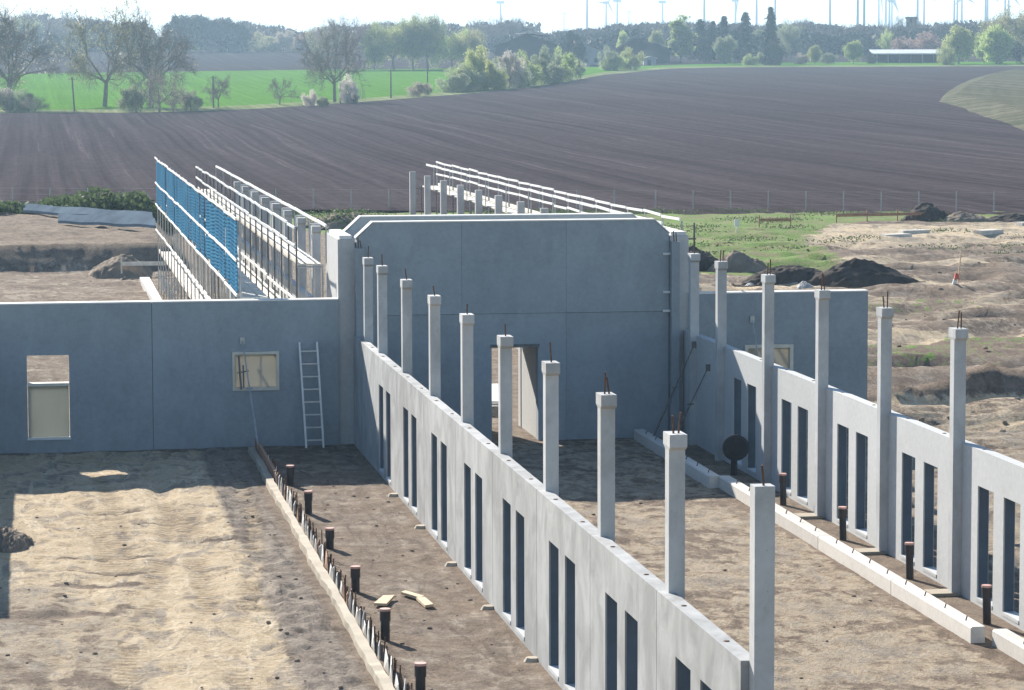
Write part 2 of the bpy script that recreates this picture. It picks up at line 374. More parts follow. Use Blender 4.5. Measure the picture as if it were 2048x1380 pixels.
spoil = in_band(GX, 3.9, 5.2, .4); GZ += near*spoil*(n_c-.3)*.15*(n_a+.3)
GZ -= near*smooth(6, -1, GX)*smooth(70, 78, GY)*.12
# outside to the right and behind: heaved soil with bands across the view
ridg = 1-np.abs(2*fbm(GX*.16+3, GY*.30+8, 5)-1)
lump = fbm(GX*.5+1, GY*.8+2, 5)
GZ += outer*(ridg-.7)*.9*smooth(70, 84, GY)*(1-smooth(150, 195, GY)*.7) + outer*(lump-.5)*.5*(1-smooth(150, 190, GY)*.6)
leftback = smooth(82, 90, GY)*(1-smooth(6.5, 8, GX)); GZ += leftback*(lump-.5)*.35
# dark cut slope behind the left yard
cut = leftback*np.clip((GY-149.4)/2.3, 0, 1)*(1-smooth(184, 192, GY))*(1-smooth(7, 11, GX)); GZ += cut*(1.25+.3*(n_a-.5))
GZ -= smooth(205, 214, GX*sa+GY*ca)*.6
sandz = near*yard*np.clip(.98-.85*in_band(GX, 4.1, 5.4, .25)-.50*in_band(GX+.35*np.sin(GY*.5), -4, 1.9, .8)*(1-smooth(56, 63, GY))+.25*in_band(GX, 2.2, 4.1, .3), 0, 1)
sandz += near*yard*(rut*.35-.25*np.exp(-(u/.5)**2))*(.3+n_b)
dash = sum(np.exp(-((GX-x_)/.9)**2-((GY-y_-.15*np.sin(GX*3))/.22)**2) for x_, y_ in ((.9,62.0),(1.9,62.3),(1.4,60.2),(1.0,58.6),(.2,55.5),(2.6,66.5),(1.6,68.5),(3.4,64)))
GZ -= dash*.05; sandz -= dash*.9
sandz += hall*near*.50 + lane*near*.20 + near*outer*.55
sandz += (1-near)*(.42+.8*(fbm(GX*.1+7, GY*.22+4, 4)-.5)*2)*(GX > 17) + leftback*(.30)
greyz = near*(yard*(.75*in_band(GX, 4.1, 5.4, .3)+.42*in_band(GX, -4, 1.9, .9)*(1-smooth(56, 63, GY))) + hall*.42 + lane*.36)
greyz += (1-near)*.35*(1-cut) + near*outer*.5
sandz = sandz*(1-cut); greyz -= dash*.3
G1 = sdist_poly(GX, GY, [(29,141),(33,139),(38.5,144),(40.5,152),(41.5,162),(45,175),(50,187),(66,192),(66,212),(12,212),(22,160)])
G2 = sdist_poly(GX, GY, [(-30,188),(9,188),(12,214),(-30,214)])
grassz = smooth(-3, 2.5, G1)*1.0 + smooth(-2, 2, G2)
G3 = sdist_poly(GX, GY, [(24.5,92),(32,95),(40,104),(36,112),(26,104)]); grassz += smooth(-2.5, 4, G3)*.33
G4 = sdist_poly(GX, GY, [(26,112),(40,116),(44,124),(33,126),(25,120)]); grassz += smooth(-2, 4, G4)*.30
# pale sandy strips across the right-hand ground
for (x0, x1, yc_, wd) in ((22.5, 40, 84.8, .9), (24, 44, 88.6, .6), (30, 50, 133.5, 1.4), (44, 75, 176, 5.0), (24, 44, 107, 1.0)):
    b_ = in_band(GX, x0, x1, 1.5)*np.exp(-((GY-yc_-.35*np.sin(GX*.5)-.8*(lump-.5))/wd)**2); sandz += b_*1.1; greyz -= b_*.6; GZ -= b_*.15
ridge = in_band(GX, 22.5, 60, 1)*np.exp(-((GY-86.9+.8*np.sin(GX*.35))/.75)**2); GZ += ridge*(.35+.5*n_b); sandz -= ridge*1.2; greyz -= ridge*.5
def track(xc_, y0_, y1_, wd=.22, per=.27, slant=1.6):
    b_ = np.exp(-((GX-xc_)/wd)**4)*in_band(GY, y0_, y1_, 1.0); return b_*(np.sin(GY*2*math.pi/per+slant*(GX-xc_)/wd)*.5+.5), b_
marks = np.zeros_like(GX)
for (a0, a1, a2, y0_, y1_) in ((2.0,.9,.0,44,74),(3.9,.9,.0,44,74),(1.2,.5,.8,60,77),(2.6,.5,.8,60,77),(3.3,-.3,2.2,50,70),(.5,.8,1.0,56,70)):
    tr, bd = track(a0+a1*np.sin(GY*.11+a2), y0_, y1_); marks = np.maximum(marks, tr); GZ -= bd*.02; GZ -= tr*.006; sandz += bd*.35; greyz -= bd*.3
patch = smooth(.34, .50, fbm(GX*.7+11, GY*.35+4, 4)); marks = np.clip(marks*near*patch*1.1, 0, 1)
Z4 = np.stack([np.clip(sandz,0,1.2), np.clip(grassz,0,1), np.clip(greyz,0,1), marks], -1)
ground = np_grid('ground', GX, GY, GZ, M['ground'], Z4); tag(ground, kind='structure')

# fields: strips between boundary curves given against picture column
def curve(pts):
    P_ = np.array(pts, float); return lambda q: np.interp(q, P_[:,0], P_[:,1])
PXS = np.arange(-900, 3000, 16.0)
b0 = [dy(v) for v in curve([(-900,416),(628,418),(1388,430),(3000,430)])(PXS)]
b0 = np.array(b0)
b1 = np.array([dy(v) for v in curve([(-900,231),(0,226),(150,224),(300,223),(500,217),(700,205),(900,190),(1050,178),(1130,165),(1200,152),(1330,139),(1500,136),(3000,134)])(PXS)])
b1b = np.array([dy(v) for v in curve([(-900,224),(0,218),(150,217),(300,215),(500,209),(700,198),(900,183),(1050,170),(1130,158),(1200,146),(1330,135),(1500,133),(3000,131.5)])(PXS)])
b2 = np.array([dy(v) for v in curve([(-900,149),(0,146),(600,139),(900,137),(1050,137),(1250,134),(1500,127),(3000,124)])(PXS)])
b2 = np.maximum(b2, b1b+12); b3 = np.full_like(b2, 1210.0); b4 = np.full_like(b2, 9000.0)
def strip(name, ba, bb, rows, mt, lift=0.0, rough=0.0):
    X = np.zeros((rows+1, len(PXS))); Y = X.copy(); Z = X.copy()
    for j in range(rows+1):
        t = j/rows; dd = ba*(1-t)+bb*t
        l = (PXS-1024)/6000*dd; X[j] = l*ca+dd*sa; Y[j] = -l*sa+dd*ca; Z[j] = np.interp(dd, TP[:,0], TP[:,1])+lift
        if 0 < j < rows and rough: Z[j] += (fbm(X[j]*.02, Y[j]*.02, 3)-.5)*rough
    return tag(np_grid(name, X, Y, Z, mt), kind='structure')
strip('ploughed_field', b0, b1, 160, M['plough'], .03, .8)
strip('field_path', b1, b1b, 6, M['verge'], .03)
strip('green_field', b1b, b2, 60, M['green'], .03)
strip('far_ploughed_field', b2, b3, 40, M['plough2'], .03)
strip('hills', b3, b4, 60, M['back'], .03)
# grassy bank on the right, bulging out of the ploughed field
bx = np.linspace(1840, 2500, 130); by = np.linspace(300, 820, 120); BX, BD = np.meshgrid(bx, by)
poly = [(1872, dy(206)), (1900, dy(182)), (1950, dy(158)), (2010, dy(146)), (2100, dy(140)), (2500, dy(138)), (2500, dy(330)), (2200, dy(300)), (2048, dy(262)), (1960, dy(228))]
S_ = sdist_poly(BX*.08, BD*.10, [(a*.08, b*.10) for a, b in poly])
h_ = np.clip(S_*.35, -1.0, 1.0)+.25*(fbm(BX*.05, BD*.03, 3)-.5); L_ = (BX-1024)/6000*BD
tag(np_grid('grass_bank', L_*ca+BD*sa, -L_*sa+BD*ca, np.interp(BD, TP[:,0], TP[:,1])+h_*1.3, M['bank']), kind='structure')

# ------------------------------------------------------------------ precast hall
ROW_L, ROW_R = 8.316, 17.323
JY = [74.87-5*k for k in range(9)]          # panel joints, 74.87 .. 34.87
WZ0, WZ1, PH = .13, 2.254, 2.934
def row_panel(side, y1, y0, label, group, windows=True, mt=None):
    """y1 far end, y0 near end"""
    x0, x1 = (ROW_L, ROW_L+.22) if side < 0 else (ROW_R, ROW_R+.22)
    holes = []
    if windows:
        s = y1-1.24; holes = [(s-.94, s, WZ0, WZ1), (s-.94-.58-.94, s-.94-.58, WZ0, WZ1)]
    xc = (x0+x1)/2
    t = thing('wall_panel', (xc, y0, 0), label, 'wall panel', group)
    mb = MB().grid_panel('x', x0, x1, [y0+.012, y1-.012], [0, PH], holes)
    mb.build('slab', mt or M['conc_panel'], t)
    # sills are the thin screeded bottoms of the openings
    for h in holes:
        MB().box(x0-.012, x1+.012, h[0]+.003, h[1]-.003, h[2]-.05, h[2]+.012).build('window_sill', M['conc_clean'], t)
    for h in holes:  # thin dark strips added on the opening sides and top, painting in their shade
        MB().box(x0+.03, x1-.012, h[1]-.014, h[1]-.002, h[2]+.015, h[3]-.003).box(x0+.03, x1-.012, h[0]+.002, h[0]+.014, h[2]+.015, h[3]-.003).box(x0+.03, x1-.012, h[0]+.016, h[1]-.016, h[3]-.014, h[3]-.002).build('reveal_shade_strip', M['reveal_shade'], t)
    # lifting sockets on the top edge
    for q in (.25, .75):
        yy = y0+(y1-y0)*q
        MB().tube((xc, yy, PH+.001), (xc, yy, PH+.012), .045, .03, 8).build('lifting_socket', M['rust'], t)
    return t
NL = 8
names_l = {0:'nearest', 1:'second nearest', 2:'third nearest', 3:'fourth nearest', 4:'fifth nearest', 5:'sixth nearest', 6:'seventh nearest', 7:'eighth nearest'}
for k in range(8):
    q = names_l[7-k]
    extra = {7: ' with its cut end beside the plain headless column', 0: ' its far corner in shade'}.get(k, '')
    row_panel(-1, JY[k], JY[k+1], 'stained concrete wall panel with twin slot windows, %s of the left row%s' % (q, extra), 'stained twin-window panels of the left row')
row_panel(-1, 79.58, JY[0], 'windowless-topped concrete panel joining the left row to the shadowed cross wall', None, windows=False)
for k in range(6):
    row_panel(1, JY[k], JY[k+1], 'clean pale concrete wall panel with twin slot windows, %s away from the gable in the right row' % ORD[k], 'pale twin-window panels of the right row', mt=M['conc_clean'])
row_panel(1, 79.58, JY[0], 'windowless pale concrete panel in shade where the right row meets the gable', None, windows=False, mt=M['conc_clean'])

def column(x0, x1, y, top, label, group, head=True, rebars=2, rh=.34, hx=0.009, mt=None):
    xc = (x0+x1)/2
    t = thing('concrete_column', (xc, y, 0), label, 'column', group)
    m = mt or M['conc_col']
    if head:
        MB().box(x0, x1, y-.125, y+.125, -.05, top-.18).build('shaft', m, t)
        h = MB(); h.box(x0-hx, x1+hx, y-.22, y+.22, top-.17, top)
        a, b = top-.225, top-.17
        h.hexa([(x0+.001,y-.124,a),(x1-.001,y-.124,a),(x1-.001,y+.124,a),(x0+.001,y+.124,a),(x0-hx,y-.22,b),(x1+hx,y-.22,b),(x1+hx,y+.22,b),(x0-hx,y+.22,b)])
        h.build('column_head', m, t)
    else:
        MB().box(x0, x1, y-.125, y+.125, -.05, top).build('shaft', m, t)
    for i in range(rebars):
        dx = (i-(rebars-1)/2)*.07
        MB().tube((xc+dx, y-.05, top), (xc+dx+random.uniform(-.035,.035), y-.05+random.uniform(-.05,.05), top+rh*random.uniform(.7,1.15)), .014, n=6).build('starter_bar', M['rust'], t)
    return t
CT = 5.118
for k in range(8):
    column(8.43, 8.655, JY[k]-.14, CT, '%s concrete column of the left row counted from the near end, rusty bars on its head' % ORD[8-k], 'headed concrete columns of the left row', rebars=1 if k < 6 else 2, rh=.3)
column(8.43, 8.655, 77.95, CT, 'farthest concrete column of the left row, closest to the gable wall', 'headed concrete columns of the left row', rebars=1)
column(8.42, 8.668, JY[8]-.12, 5.09, 'plain headless concrete column in the foreground at the near end of the left row', None, head=False, rebars=1, rh=.32)
for k in range(6):
    column(17.14, 17.375, JY[k]-.14, CT, '%s concrete column of the right row counted from the gable, two bars on its head' % ORD[k+1], 'headed concrete columns of the right row', rebars=2)
column(17.14, 17.375, 77.95, CT, 'first concrete column of the right row, shaded beside the gable pier', 'headed concrete columns of the right row', rebars=1)

# gable walls
def gable(y0, y1, label, anchors=False, mw='conc_wall'):
    t = thing('gable_wall', (12.7, y0, 0), label, 'gable wall', 'gable walls across the hall')
    xl, xr = 8.62, 17.02; cuts = [xl, 11.25, 14.1, xr]
    up_ = []
    for i in range(3):
        a, b = cuts[i]+.003, cuts[i+1]-.003
        if i == 0: pl = [(a-.18, 3.46), (b, 3.46), (b, 5.93), (8.86, 5.93), (8.42, 5.52), (a-.18, 5.52)]
        elif i == 2: pl = [(a, 3.46), (b-.05, 3.46), (b-.05, 5.55), (16.95, 5.55), (16.52, 5.93), (a, 5.93)]
        else: pl = [(a, 3.46), (b, 3.46), (b, 5.93), (a, 5.93)]
        if i == 0: pl = [(8.42, 3.46), (b, 3.46), (b, 5.93), (8.86, 5.93), (8.42, 5.52)]
        if i == 2: pl = [(a, 3.46), (16.93, 3.46), (16.93, 5.56), (16.52, 5.93), (a, 5.93)]
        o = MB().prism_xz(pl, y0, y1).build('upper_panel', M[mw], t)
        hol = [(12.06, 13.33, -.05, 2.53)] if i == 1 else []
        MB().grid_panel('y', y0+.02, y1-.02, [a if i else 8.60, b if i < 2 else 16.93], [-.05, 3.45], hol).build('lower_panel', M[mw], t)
    for (a, b) in (((8.40,5.525),(8.855,5.94)), ((8.86,5.935),(16.52,5.935)), ((16.525,5.94),(16.95,5.565))):
        MB().hexa([(a[0],y0-.015,a[1]),(b[0],y0-.015,b[1]),(b[0],y1+.015,b[1]),(a[0],y1+.015,a[1]),(a[0],y0-.015,a[1]+.035),(b[0],y0-.015,b[1]+.035),(b[0],y1+.015,b[1]+.035),(a[0],y1+.015,a[1]+.035)]).build('sunlit_top', M['sunlit_top'], t)  # thin pale strips added to paint the sunlit top edges brighter
    MB().box(12.03, 13.36, y0-.03, y0+.06, 2.535, 2.62).build('door_lintel', M['darksteel'], t)
    if anchors:
        for zz in (5.02, 3.98, 3.47):
            MB().box(16.76, 16.97, y0-.09, y0-.004, zz-.03, zz+.03).build('wall_anchor', M['white'], t)
        for zz in (4.6, 4.05):
            MB().box(8.40, 8.50, y0-.07, y0-.004, zz-.03, zz+.03).build('wall_anchor', M['white'], t)
    return t
gable(79.60, 80.05, 'tall shaded concrete gable wall with chamfered corners and a doorway', True)
gable(82.60, 83.05, 'rear concrete gable wall seen as a pale strip above the front gable', False, 'conc_clean')
for (x0, x1, lab) in ((7.93, 8.36, 'sunlit concrete side wall joining both gables at their left ends'), (16.98, 17.5, 'concrete side wall joining both gables beside the right scaffold')):
    t = thing('side_wall', ((x0+x1)/2, 81.3, 0), lab, 'side wall')
    MB().box(x0, x1, 79.72, 82.95, -.05, 5.50).build('slab', M['conc_clean'], t)
    MB().box(x0+.05, x1-.05, 79.8, 82.9, 5.503, 5.60).build('capping', M['sunlit_top'], t)
for (x0, x1, lab) in ((11.8, 12.04, 'concrete passage wall left of the gable doorway'), (13.35, 13.6, 'concrete passage wall seen through the gable doorway')):
    t = MB().box(x0, x1, 80.06, 82.57, 0, 2.9).build('passage_wall', M['conc_clean'], None, loc=(x0, 81, 0)); tag(t, lab, 'wall')
t = MB().box(11.7, 13.7, 80.06, 82.57, 2.92, 3.1).build('passage_shade_slab', M['conc_wall'], None, loc=(12.7, 81, 2.9)); tag(t, 'unseen concrete slab added to shade the passage behind the gable doorway', 'shade slab')  # slab out of view, added to keep the passage wall in shade
column(8.37, 8.60, 79.44, 5.28, 'slim concrete corner column at the left end of the gable wall', None, head=False, rebars=2, rh=.28, mt=M['conc_wall'])
column(16.95, 17.17, 79.44, 5.36, 'slim concrete corner column at the right end of the gable wall', None, head=False, rebars=2, rh=.28, mt=M['conc_wall'])

for p, lab in (([(12.9,97),(13.9,97),(14.6,101),(13.2,101)], 'big white foam board lying beyond the gable doorway'), ([(13.2,88.2),(13.75,88.2),(13.9,90.5),(13.3,90.5)], 'white foam board nearest the gable doorway')):
    tag(MB().hexa([(x,y,.02) for x,y in p]+[(x,y,.12+(y-p[0][1])*.12) for x,y in p]).build('foam_board', M['white'], None, loc=(p[0][0],p[0][1],0)), lab, 'foam board')
t = MB(); t.box(12.75,13.15,85.4,85.7,.0,.28); tag(t.build('tool_crate', M['darksteel'], None, loc=(12.9,85.5,0)), 'small dark tool crate on the floor in the gable doorway', 'crate')
# low cross walls
t = thing('cross_wall', (2, 79.6, 0), 'low shaded concrete wall on the left with a boarded doorway and a square window', 'cross wall', 'low cross walls either side of the gable')
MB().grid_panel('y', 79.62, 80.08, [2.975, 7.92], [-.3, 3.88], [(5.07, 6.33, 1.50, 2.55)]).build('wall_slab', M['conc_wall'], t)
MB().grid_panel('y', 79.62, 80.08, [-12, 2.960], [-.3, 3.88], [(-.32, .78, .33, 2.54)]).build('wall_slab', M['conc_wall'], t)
MB().box(-12, 2.955, 79.61, 80.09, 3.885, 3.92).build('sunlit_top', M['sunlit_top'], t); MB().box(2.98, 7.92, 79.61, 80.09, 3.885, 3.92).build('sunlit_top', M['sunlit_top'], t)  # added pale strips, brightening the sunlit tops of the low wall
MB().box(2.958, 2.977, 79.66, 79.82, -.3, 3.85).build('joint_filler', M['darksteel'], t)
f = MB().grid_panel('y', 79.585, 79.87, [5.075, 6.325], [1.505, 2.545], [(5.15, 6.25, 1.585, 2.47)]).build('window_frame', M['frame'], t)
MB().box(-.30, .76, 79.72, 79.76, .36, 1.72).build('board', M['board'], t)
MB().box(5.152, 6.248, 79.78, 79.80, 1.587, 2.468).build('window_board', M['beige'], t)
MB().box(-.31, .77, 79.60, 79.95, 1.722, 1.80).build('board_cap', M['frame'], t)
MB().box(-.34, .80, 79.57, 79.84, .30, .355).build('threshold', M['white'], t)
t = thing('cross_wall', (20, 79.6, 0), 'low shaded concrete wall on the right with a cream lined window', 'cross wall', 'low cross walls either side of the gable')
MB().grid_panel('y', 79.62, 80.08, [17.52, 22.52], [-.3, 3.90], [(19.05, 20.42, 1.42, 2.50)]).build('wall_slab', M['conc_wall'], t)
MB().box(17.52, 22.53, 79.61, 80.09, 3.905, 3.94).build('sunlit_top', M['sunlit_top'], t)
MB().grid_panel('y', 79.585, 79.87, [19.055, 20.415], [1.425, 2.495], [(19.15, 20.32, 1.51, 2.40)]).build('window_frame', M['frame'], t)
MB().box(19.152, 20.318, 79.78, 79.80, 1.512, 2.398).build('window_board', M['beige'], t)
# wall running along the yard's left edge; its shadow falls into the picture
t = MB().grid_panel('x', -2.62, -2.40, [61.2, 79.55], [-.2, 2.95], []).build('yard_wall', M['conc_wall'], None, loc=(-2.5, 70, 0)); tag(t, 'concrete wall along the left edge of the sandy yard', 'wall')

# ladder
t = thing('ladder', (7.1, 79.2, 0), 'aluminium ladder leaning against the shaded left cross wall', 'ladder')
A, B = Vector((6.98,79.05,.0)), Vector((6.86,79.52,2.78)); A2, B2 = Vector((7.44,79.05,.0)), Vector((7.33,79.52,2.78))
MB().bar(A, B, .05, .08).build('stile', M['alu'], t); MB().bar(A2, B2, .05, .08).build('stile', M['alu'], t)
for i in range(8):
    q = (i+.6)/8.3; MB().bar(A.lerp(B,q), A2.lerp(B2,q), .05, .035).build('rung', M['alu'], t)

# braces (push-pull props)
def prop(a, b, label, dark=True):
    a, b = Vector(a), Vector(b); t = thing('wall_prop', tuple(b), label, 'prop', 'push-pull props bracing walls')
    m = M['darksteel'] if dark else M['steel']; mid = a.lerp(b, .42)
    MB().tube(b, mid, .026, n=8).build('outer_tube', m, t); MB().tube(mid, a, .018, n=8).build('inner_tube', m, t)
    MB().tube(mid+Vector((-.08,0,0)), mid+Vector((.08,0,0)), .02, n=6).build('collar', m, t)
    MB().box(b.x-.09, b.x+.09, b.y-.09, b.y+.09, b.z-.02, b.z+.01).build('foot_plate', m, t)
    MB().box(a.x-.06, a.x+.06, a.y-.02, a.y+.02, a.z-.09, a.z+.09).build('head_plate', m, t)
prop((5.35,79.56,2.85), (5.62,77.4,.02), 'thin steel prop leaning over the square window of the left wall', False)
prop((17.1,77.2,2.75), (16.0,77.7,.02), 'dark steel prop leaning on the shaded first bay of the right row')
prop((17.12,75.6,2.3), (16.1,76.0,.02), 'dark steel prop second from the gable against the right row')
prop((19.25,79.56,3.2), (19.4,78.0,.02), 'steel prop against the right cross wall above the cream window', False)
# scaffold pieces resting on window of left wall
t = MB(); t.bar((5.30,79.45,1.55), (5.24,79.5,2.45), .05, .07); t.bar((5.36,79.42,1.6),(5.36,79.5,2.2),.04,.05); t.bar((5.2,79.43,2.0),(5.5,79.46,2.05),.03,.03)
tag(t.build('bracket', M['darksteel'], None, loc=(5.3,79.5,1.5)), 'dark steel bracket hanging at the left side of the square window', 'bracket')

# ------------------------------------------------------------------ far rows behind the gables
FY_R = [100.6,105.6,110.8,115.9,121.0,126.1,131.4,136.7]
for i, y in enumerate(FY_R):
    column(16.93, 17.19, y, 5.28, '%s concrete column behind the gable in the right row, in front of the scaffold decks' % ORD[i], 'concrete columns behind the gable on the right', head=False, rebars=0)
for i in range(3):
    column(16.93, 17.19, 85.3+5.1*i, 3.1 if i < 2 else 4.6, 'short concrete column behind the right end of the gable, %s from it' % ORD[i], 'short columns hidden behind the gable', head=False, rebars=0)
FY_L = [87.9,93.2,98.4,103.7,108.9,114.1,119.3,124.6,129.9]
for i, y in enumerate(FY_L):
    column(8.46, 8.72, y, 5.15, '%s concrete column behind the gable in the left row, beside the scaffold handrails' % ORD[i], 'concrete columns behind the gable on the left', rebars=0)
for (x0, lab) in ((8.32, 'left'), (17.32, 'right')):
    ysj = [82.9]+[87.9+5.2*i for i in range(10)]
    for i in range(10):
        s = ysj[i+1]-1.3; ho = [(s-.94, s, .6, 2.254), (s-2.46, s-1.52, .6, 2.254)]
        t = thing('wall_panel', (x0, ysj[i], 0), '%s concrete wall panel behind the gable under the %s scaffold' % (ORD[i], lab), 'wall panel', 'wall panels behind the gable on the '+lab)
        MB().grid_panel('x', x0, x0+.22, [ysj[i]+.01, ysj[i+1]-.01], [0, PH], ho).build('slab', M['conc_clean'], t)

def scaffold(xa, xb, y0, y1, levels, base, label, railside, bay=2.6, top=1.05, rails=(), net=None, group='scaffolds along the hall walls', railtop=True, deckmat=None):
    t = thing('scaffold', ((xa+xb)/2, y0, base), label, 'scaffold', group)
    n = int(round((y1-y0)/bay)); st = (y1-y0)/n
    for i in range(n+1):
        y = y0+i*st
        for x in (xa, xb):
            if x in railside or (x == xa and xa in railside): tp = levels[-1]+top
            else: tp = levels[-1]+.02
            MB().tube((x, y, base), (x, y, tp), .024, n=6).build('standard', M['darksteel'] if (x == xa and not net) else M['steel'], t)
        for z in levels:
            MB().tube((xa, y, z-.06), (xb, y, z-.06), .024, n=6).build('transom', M['steel'], t)
    for li, z in enumerate(levels):
        for i in range(n):
            a, b = y0+i*st, y0+(i+1)*st; mb = MB(); wn = 3; ww = (xb-xa-.06)/wn
            for q in range(wn):
                zz = random.uniform(-.004,.012); mb.box(xa+.03+q*ww+.008, xa+.03+(q+1)*ww-.008, a+.02, b-.02, z-.02+zz, z+.025+zz)
            mb.build('deck', deckmat or M['plank'], t)
            for x in railside:
                wob = random.uniform(-.02,.02)
                for rz in [q for q in rails if z < q < (levels+[99])[li+1]]:
                    xo = x-.10 if net else x-.04
                    MB().bar((xo, a+.07, rz+wob), (xo, b-.07, rz+wob*.5+random.uniform(-.03,.03)), .035, .07).build('guardrail', M['white'], t)
            for x in railside: MB().box(x+.028, x+.05, a+.03, b-.03, z+.027, z+.15).build('toe_board', M['whiteboard'], t)
    if net:
        for i in range(n):
            a, b = y0+i*st, y0+(i+1)*st; mb = MB(); zb = net[0]+random.uniform(-.12,.12); zt_ = net[1]+random.uniform(-.05,.03)
            K = 18; cols = 6; x = xa-.05; base_i = len(mb.v)
            ph = random.uniform(0,6)
            for j in range(K*2+1):
                zz = zb+(zt_-zb)*j/(K*2); off = (.014 if j % 2 else 0.0)
                for c in range(cols+1):
                    yy = a+.03+(b-a-.06)*c/cols
                    mb.v.append((x-off-.03*math.sin(ph+c*1.3), yy, zz-.06*math.sin(math.pi*c/cols)))
            for j in range(K*2):
                for c in range(cols):
                    i0 = base_i+j*(cols+1)+c; mb.f.append((i0, i0+1, i0+cols+2, i0+cols+1))
            o = mb.build('netting', M['net'], t); sm = o.modifiers.new('thick', 'SOLIDIFY'); sm.thickness = .012
    return t
scaffold(7.10, 7.82, 82.95, 134.6, [2.62, 4.62], 0, 'long plank-decked scaffold with white rails hugging the left row behind the gable', [7.10], rails=(3.62,5.16,5.66))
t = thing('handrail', (7.92, 82.9, 4.6), 'continuous white handrail on the inner side of the left scaffold', 'handrail')
ys_ = np.linspace(82.9, 134.0, 21)
for i in range(20):
    MB().bar((7.92, ys_[i], 5.70), (7.92, ys_[i+1], 5.70+random.uniform(-.015,.015)), .04, .08).build('rail', M['white'], t)
for i in range(0, 21, 2): MB().tube((7.92, ys_[i], 4.66), (7.92, ys_[i], 5.68), .02, n=6).build('post', M['steel'], t)
scaffold(5.42, 6.20, 81.2, 136.4, [1.75, 3.85], 0, 'blue-netted scaffold with white rails standing outermost on the left', [5.42], net=(3.98, 5.95), top=2.15, rails=(2.8,3.93,4.88,6.0), deckmat=M['whiteboard'])
scaffold(17.30, 18.02, 83.0, 135.4, [2.62, 4.66], 0, 'long white-railed scaffold along the right row behind the gable', [18.02], top=1.07, rails=(5.24,5.75))
t = thing('handrail', (17.25, 82.9, 4.6), 'continuous white handrail on the inner side of the right scaffold', 'handrail')
ys_ = np.linspace(81.9, 133.0, 21)
for i in range(20):
    MB().bar((17.22, ys_[i]+.05, 5.72), (17.22, ys_[i+1]-.05, 5.72+random.uniform(-.02,.02)), .04, .08).build('rail', M['white'], t)
for i in range(1, 21, 2): MB().tube((17.22, ys_[i], 4.7), (17.22, ys_[i], 5.7), .02, n=6).build('post', M['steel'], t)
for o in [o for o in bpy.data.objects if o.name.startswith('guardrail') and o.parent and 'blue' in o.parent.get('label','')]: pass
# end frame of the right scaffold beside the pier
t = thing('scaffold', (17.95, 81.4, 0), 'grey scaffold end frame standing beside the right gable pier', 'scaffold')
for x in (17.60, 18.05): MB().tube((x, 81.5, 0), (x, 81.5, 5.75 if x > 18 else 5.6), .025, n=6).build('standard', M['darksteel'], t)
for z in (5.3, 4.6, 2.6): MB().tube((17.2, 81.5, z), (18.1, 81.5, z), .022, n=6).build('ledger', M['darksteel'], t)
# white column-forming corner angles on the left: hooks seen as inverted L
for i, y in enumerate(FY_L[:8]):
    t = MB(); t.bar((8.40, y-.1, 3.2), (8.40, y-.1, 5.22), .05, .06); t.bar((8.40, y-.1, 5.22), (8.78, y-.1, 5.22), .06, .05)
    tag(t.build('edge_angle', M['white'], None, loc=(8.4, y-.1, 3.2)), 'white inverted-L angle on the %s column behind the gable on the left' % ORD[i], 'edge angle', 'white angles on the far left columns')

# ------------------------------------------------------------------ foundation strip with starter bars in the yard
t = thing('foundation_strip', (5.46, 60, 0), 'rough pale concrete foundation strip bristling with rusty starter bars', 'foundation')
mb = MB(); yy = np.arange(40.0, 78.6, .35)
L_, R_, Zs = [], [], []
for y in yy:
    L_.append(5.37+.022*math.sin(y*.6)+.014*math.sin(y*2.9)+random.uniform(-.02,.015)); R_.append(5.565+random.uniform(-.015,.015)); Zs.append(.13+random.uniform(-.012,.015))
for i in range(len(yy)):
    mb.v += [(L_[i], yy[i], -.15), (L_[i]+.03, yy[i], Zs[i]), (R_[i], yy[i], Zs[i]+.01), (R_[i], yy[i], -.15)]
for i in range(len(yy)-1):
    b = 4*i
    for q in range(3): mb.f.append((b+q, b+q+1, b+q+5, b+q+4))
mb.f += [(0,1,2,3), (4*len(yy)-1, 4*len(yy)-2, 4*len(yy)-3, 4*len(yy)-4)]
mb.build('strip', M['conc_rough'], t)
for i in range(96):
    y = 42.2+i*.34+random.uniform(-.08,.08); x = 5.72+random.uniform(-.03,.03); h = random.uniform(.22,.42)*(1.5 if i % 17 == 5 else 1)
    MB().tube((x, y, -.1), (x+random.uniform(-.03,.03), y+random.uniform(-.04,.04), h), .013, n=5).build('starter_bar', M['rust'], t)
y = 42.0
while y < 75:
    ln = random.uniform(.3,.85)
    if random.random() < .93:
        h0, h1 = random.uniform(.2,.36), random.uniform(.2,.36); x = 5.65+random.uniform(-.02,.02); x2 = 5.65+random.uniform(-.02,.02)
        mb = MB(); mb.hexa([(x,y,-.1),(x+.012,y,-.1),(x2+.012,y+ln,-.1),(x2,y+ln,-.1),(x-.03,y,h0),(x-.018,y,h0),(x2+.052,y+ln,h1),(x2+.04,y+ln,h1)])
        mb.build('foil_sheet', M['foil'] if random.random() < .85 else M['redwood'], t)
    y += ln+random.uniform(.0,.12)
# the same strip continues beyond the cross wall
t = thing('foundation_strip', (5.1, 130, 0), 'short white foil-topped foundation stretch behind the blue-netted scaffold', 'foundation')
mb = MB(); mb.hexa([(5.0,110,-.1),(5.25,110,-.1),(5.2,142,-.1),(4.75,142,-.1),(5.0,110,.2),(5.25,110,.2),(5.2,142,.24),(4.75,142,.24)]); mb.build('strip', M['foil'], t)
for i in range(14): MB().tube((5.45+random.uniform(0,.5), 128+i*.95, 0), (5.45+random.uniform(0,.5), 128+i*.95, random.uniform(.5,.9)), .03, n=5).build('starter_bar', M['foil'], t)

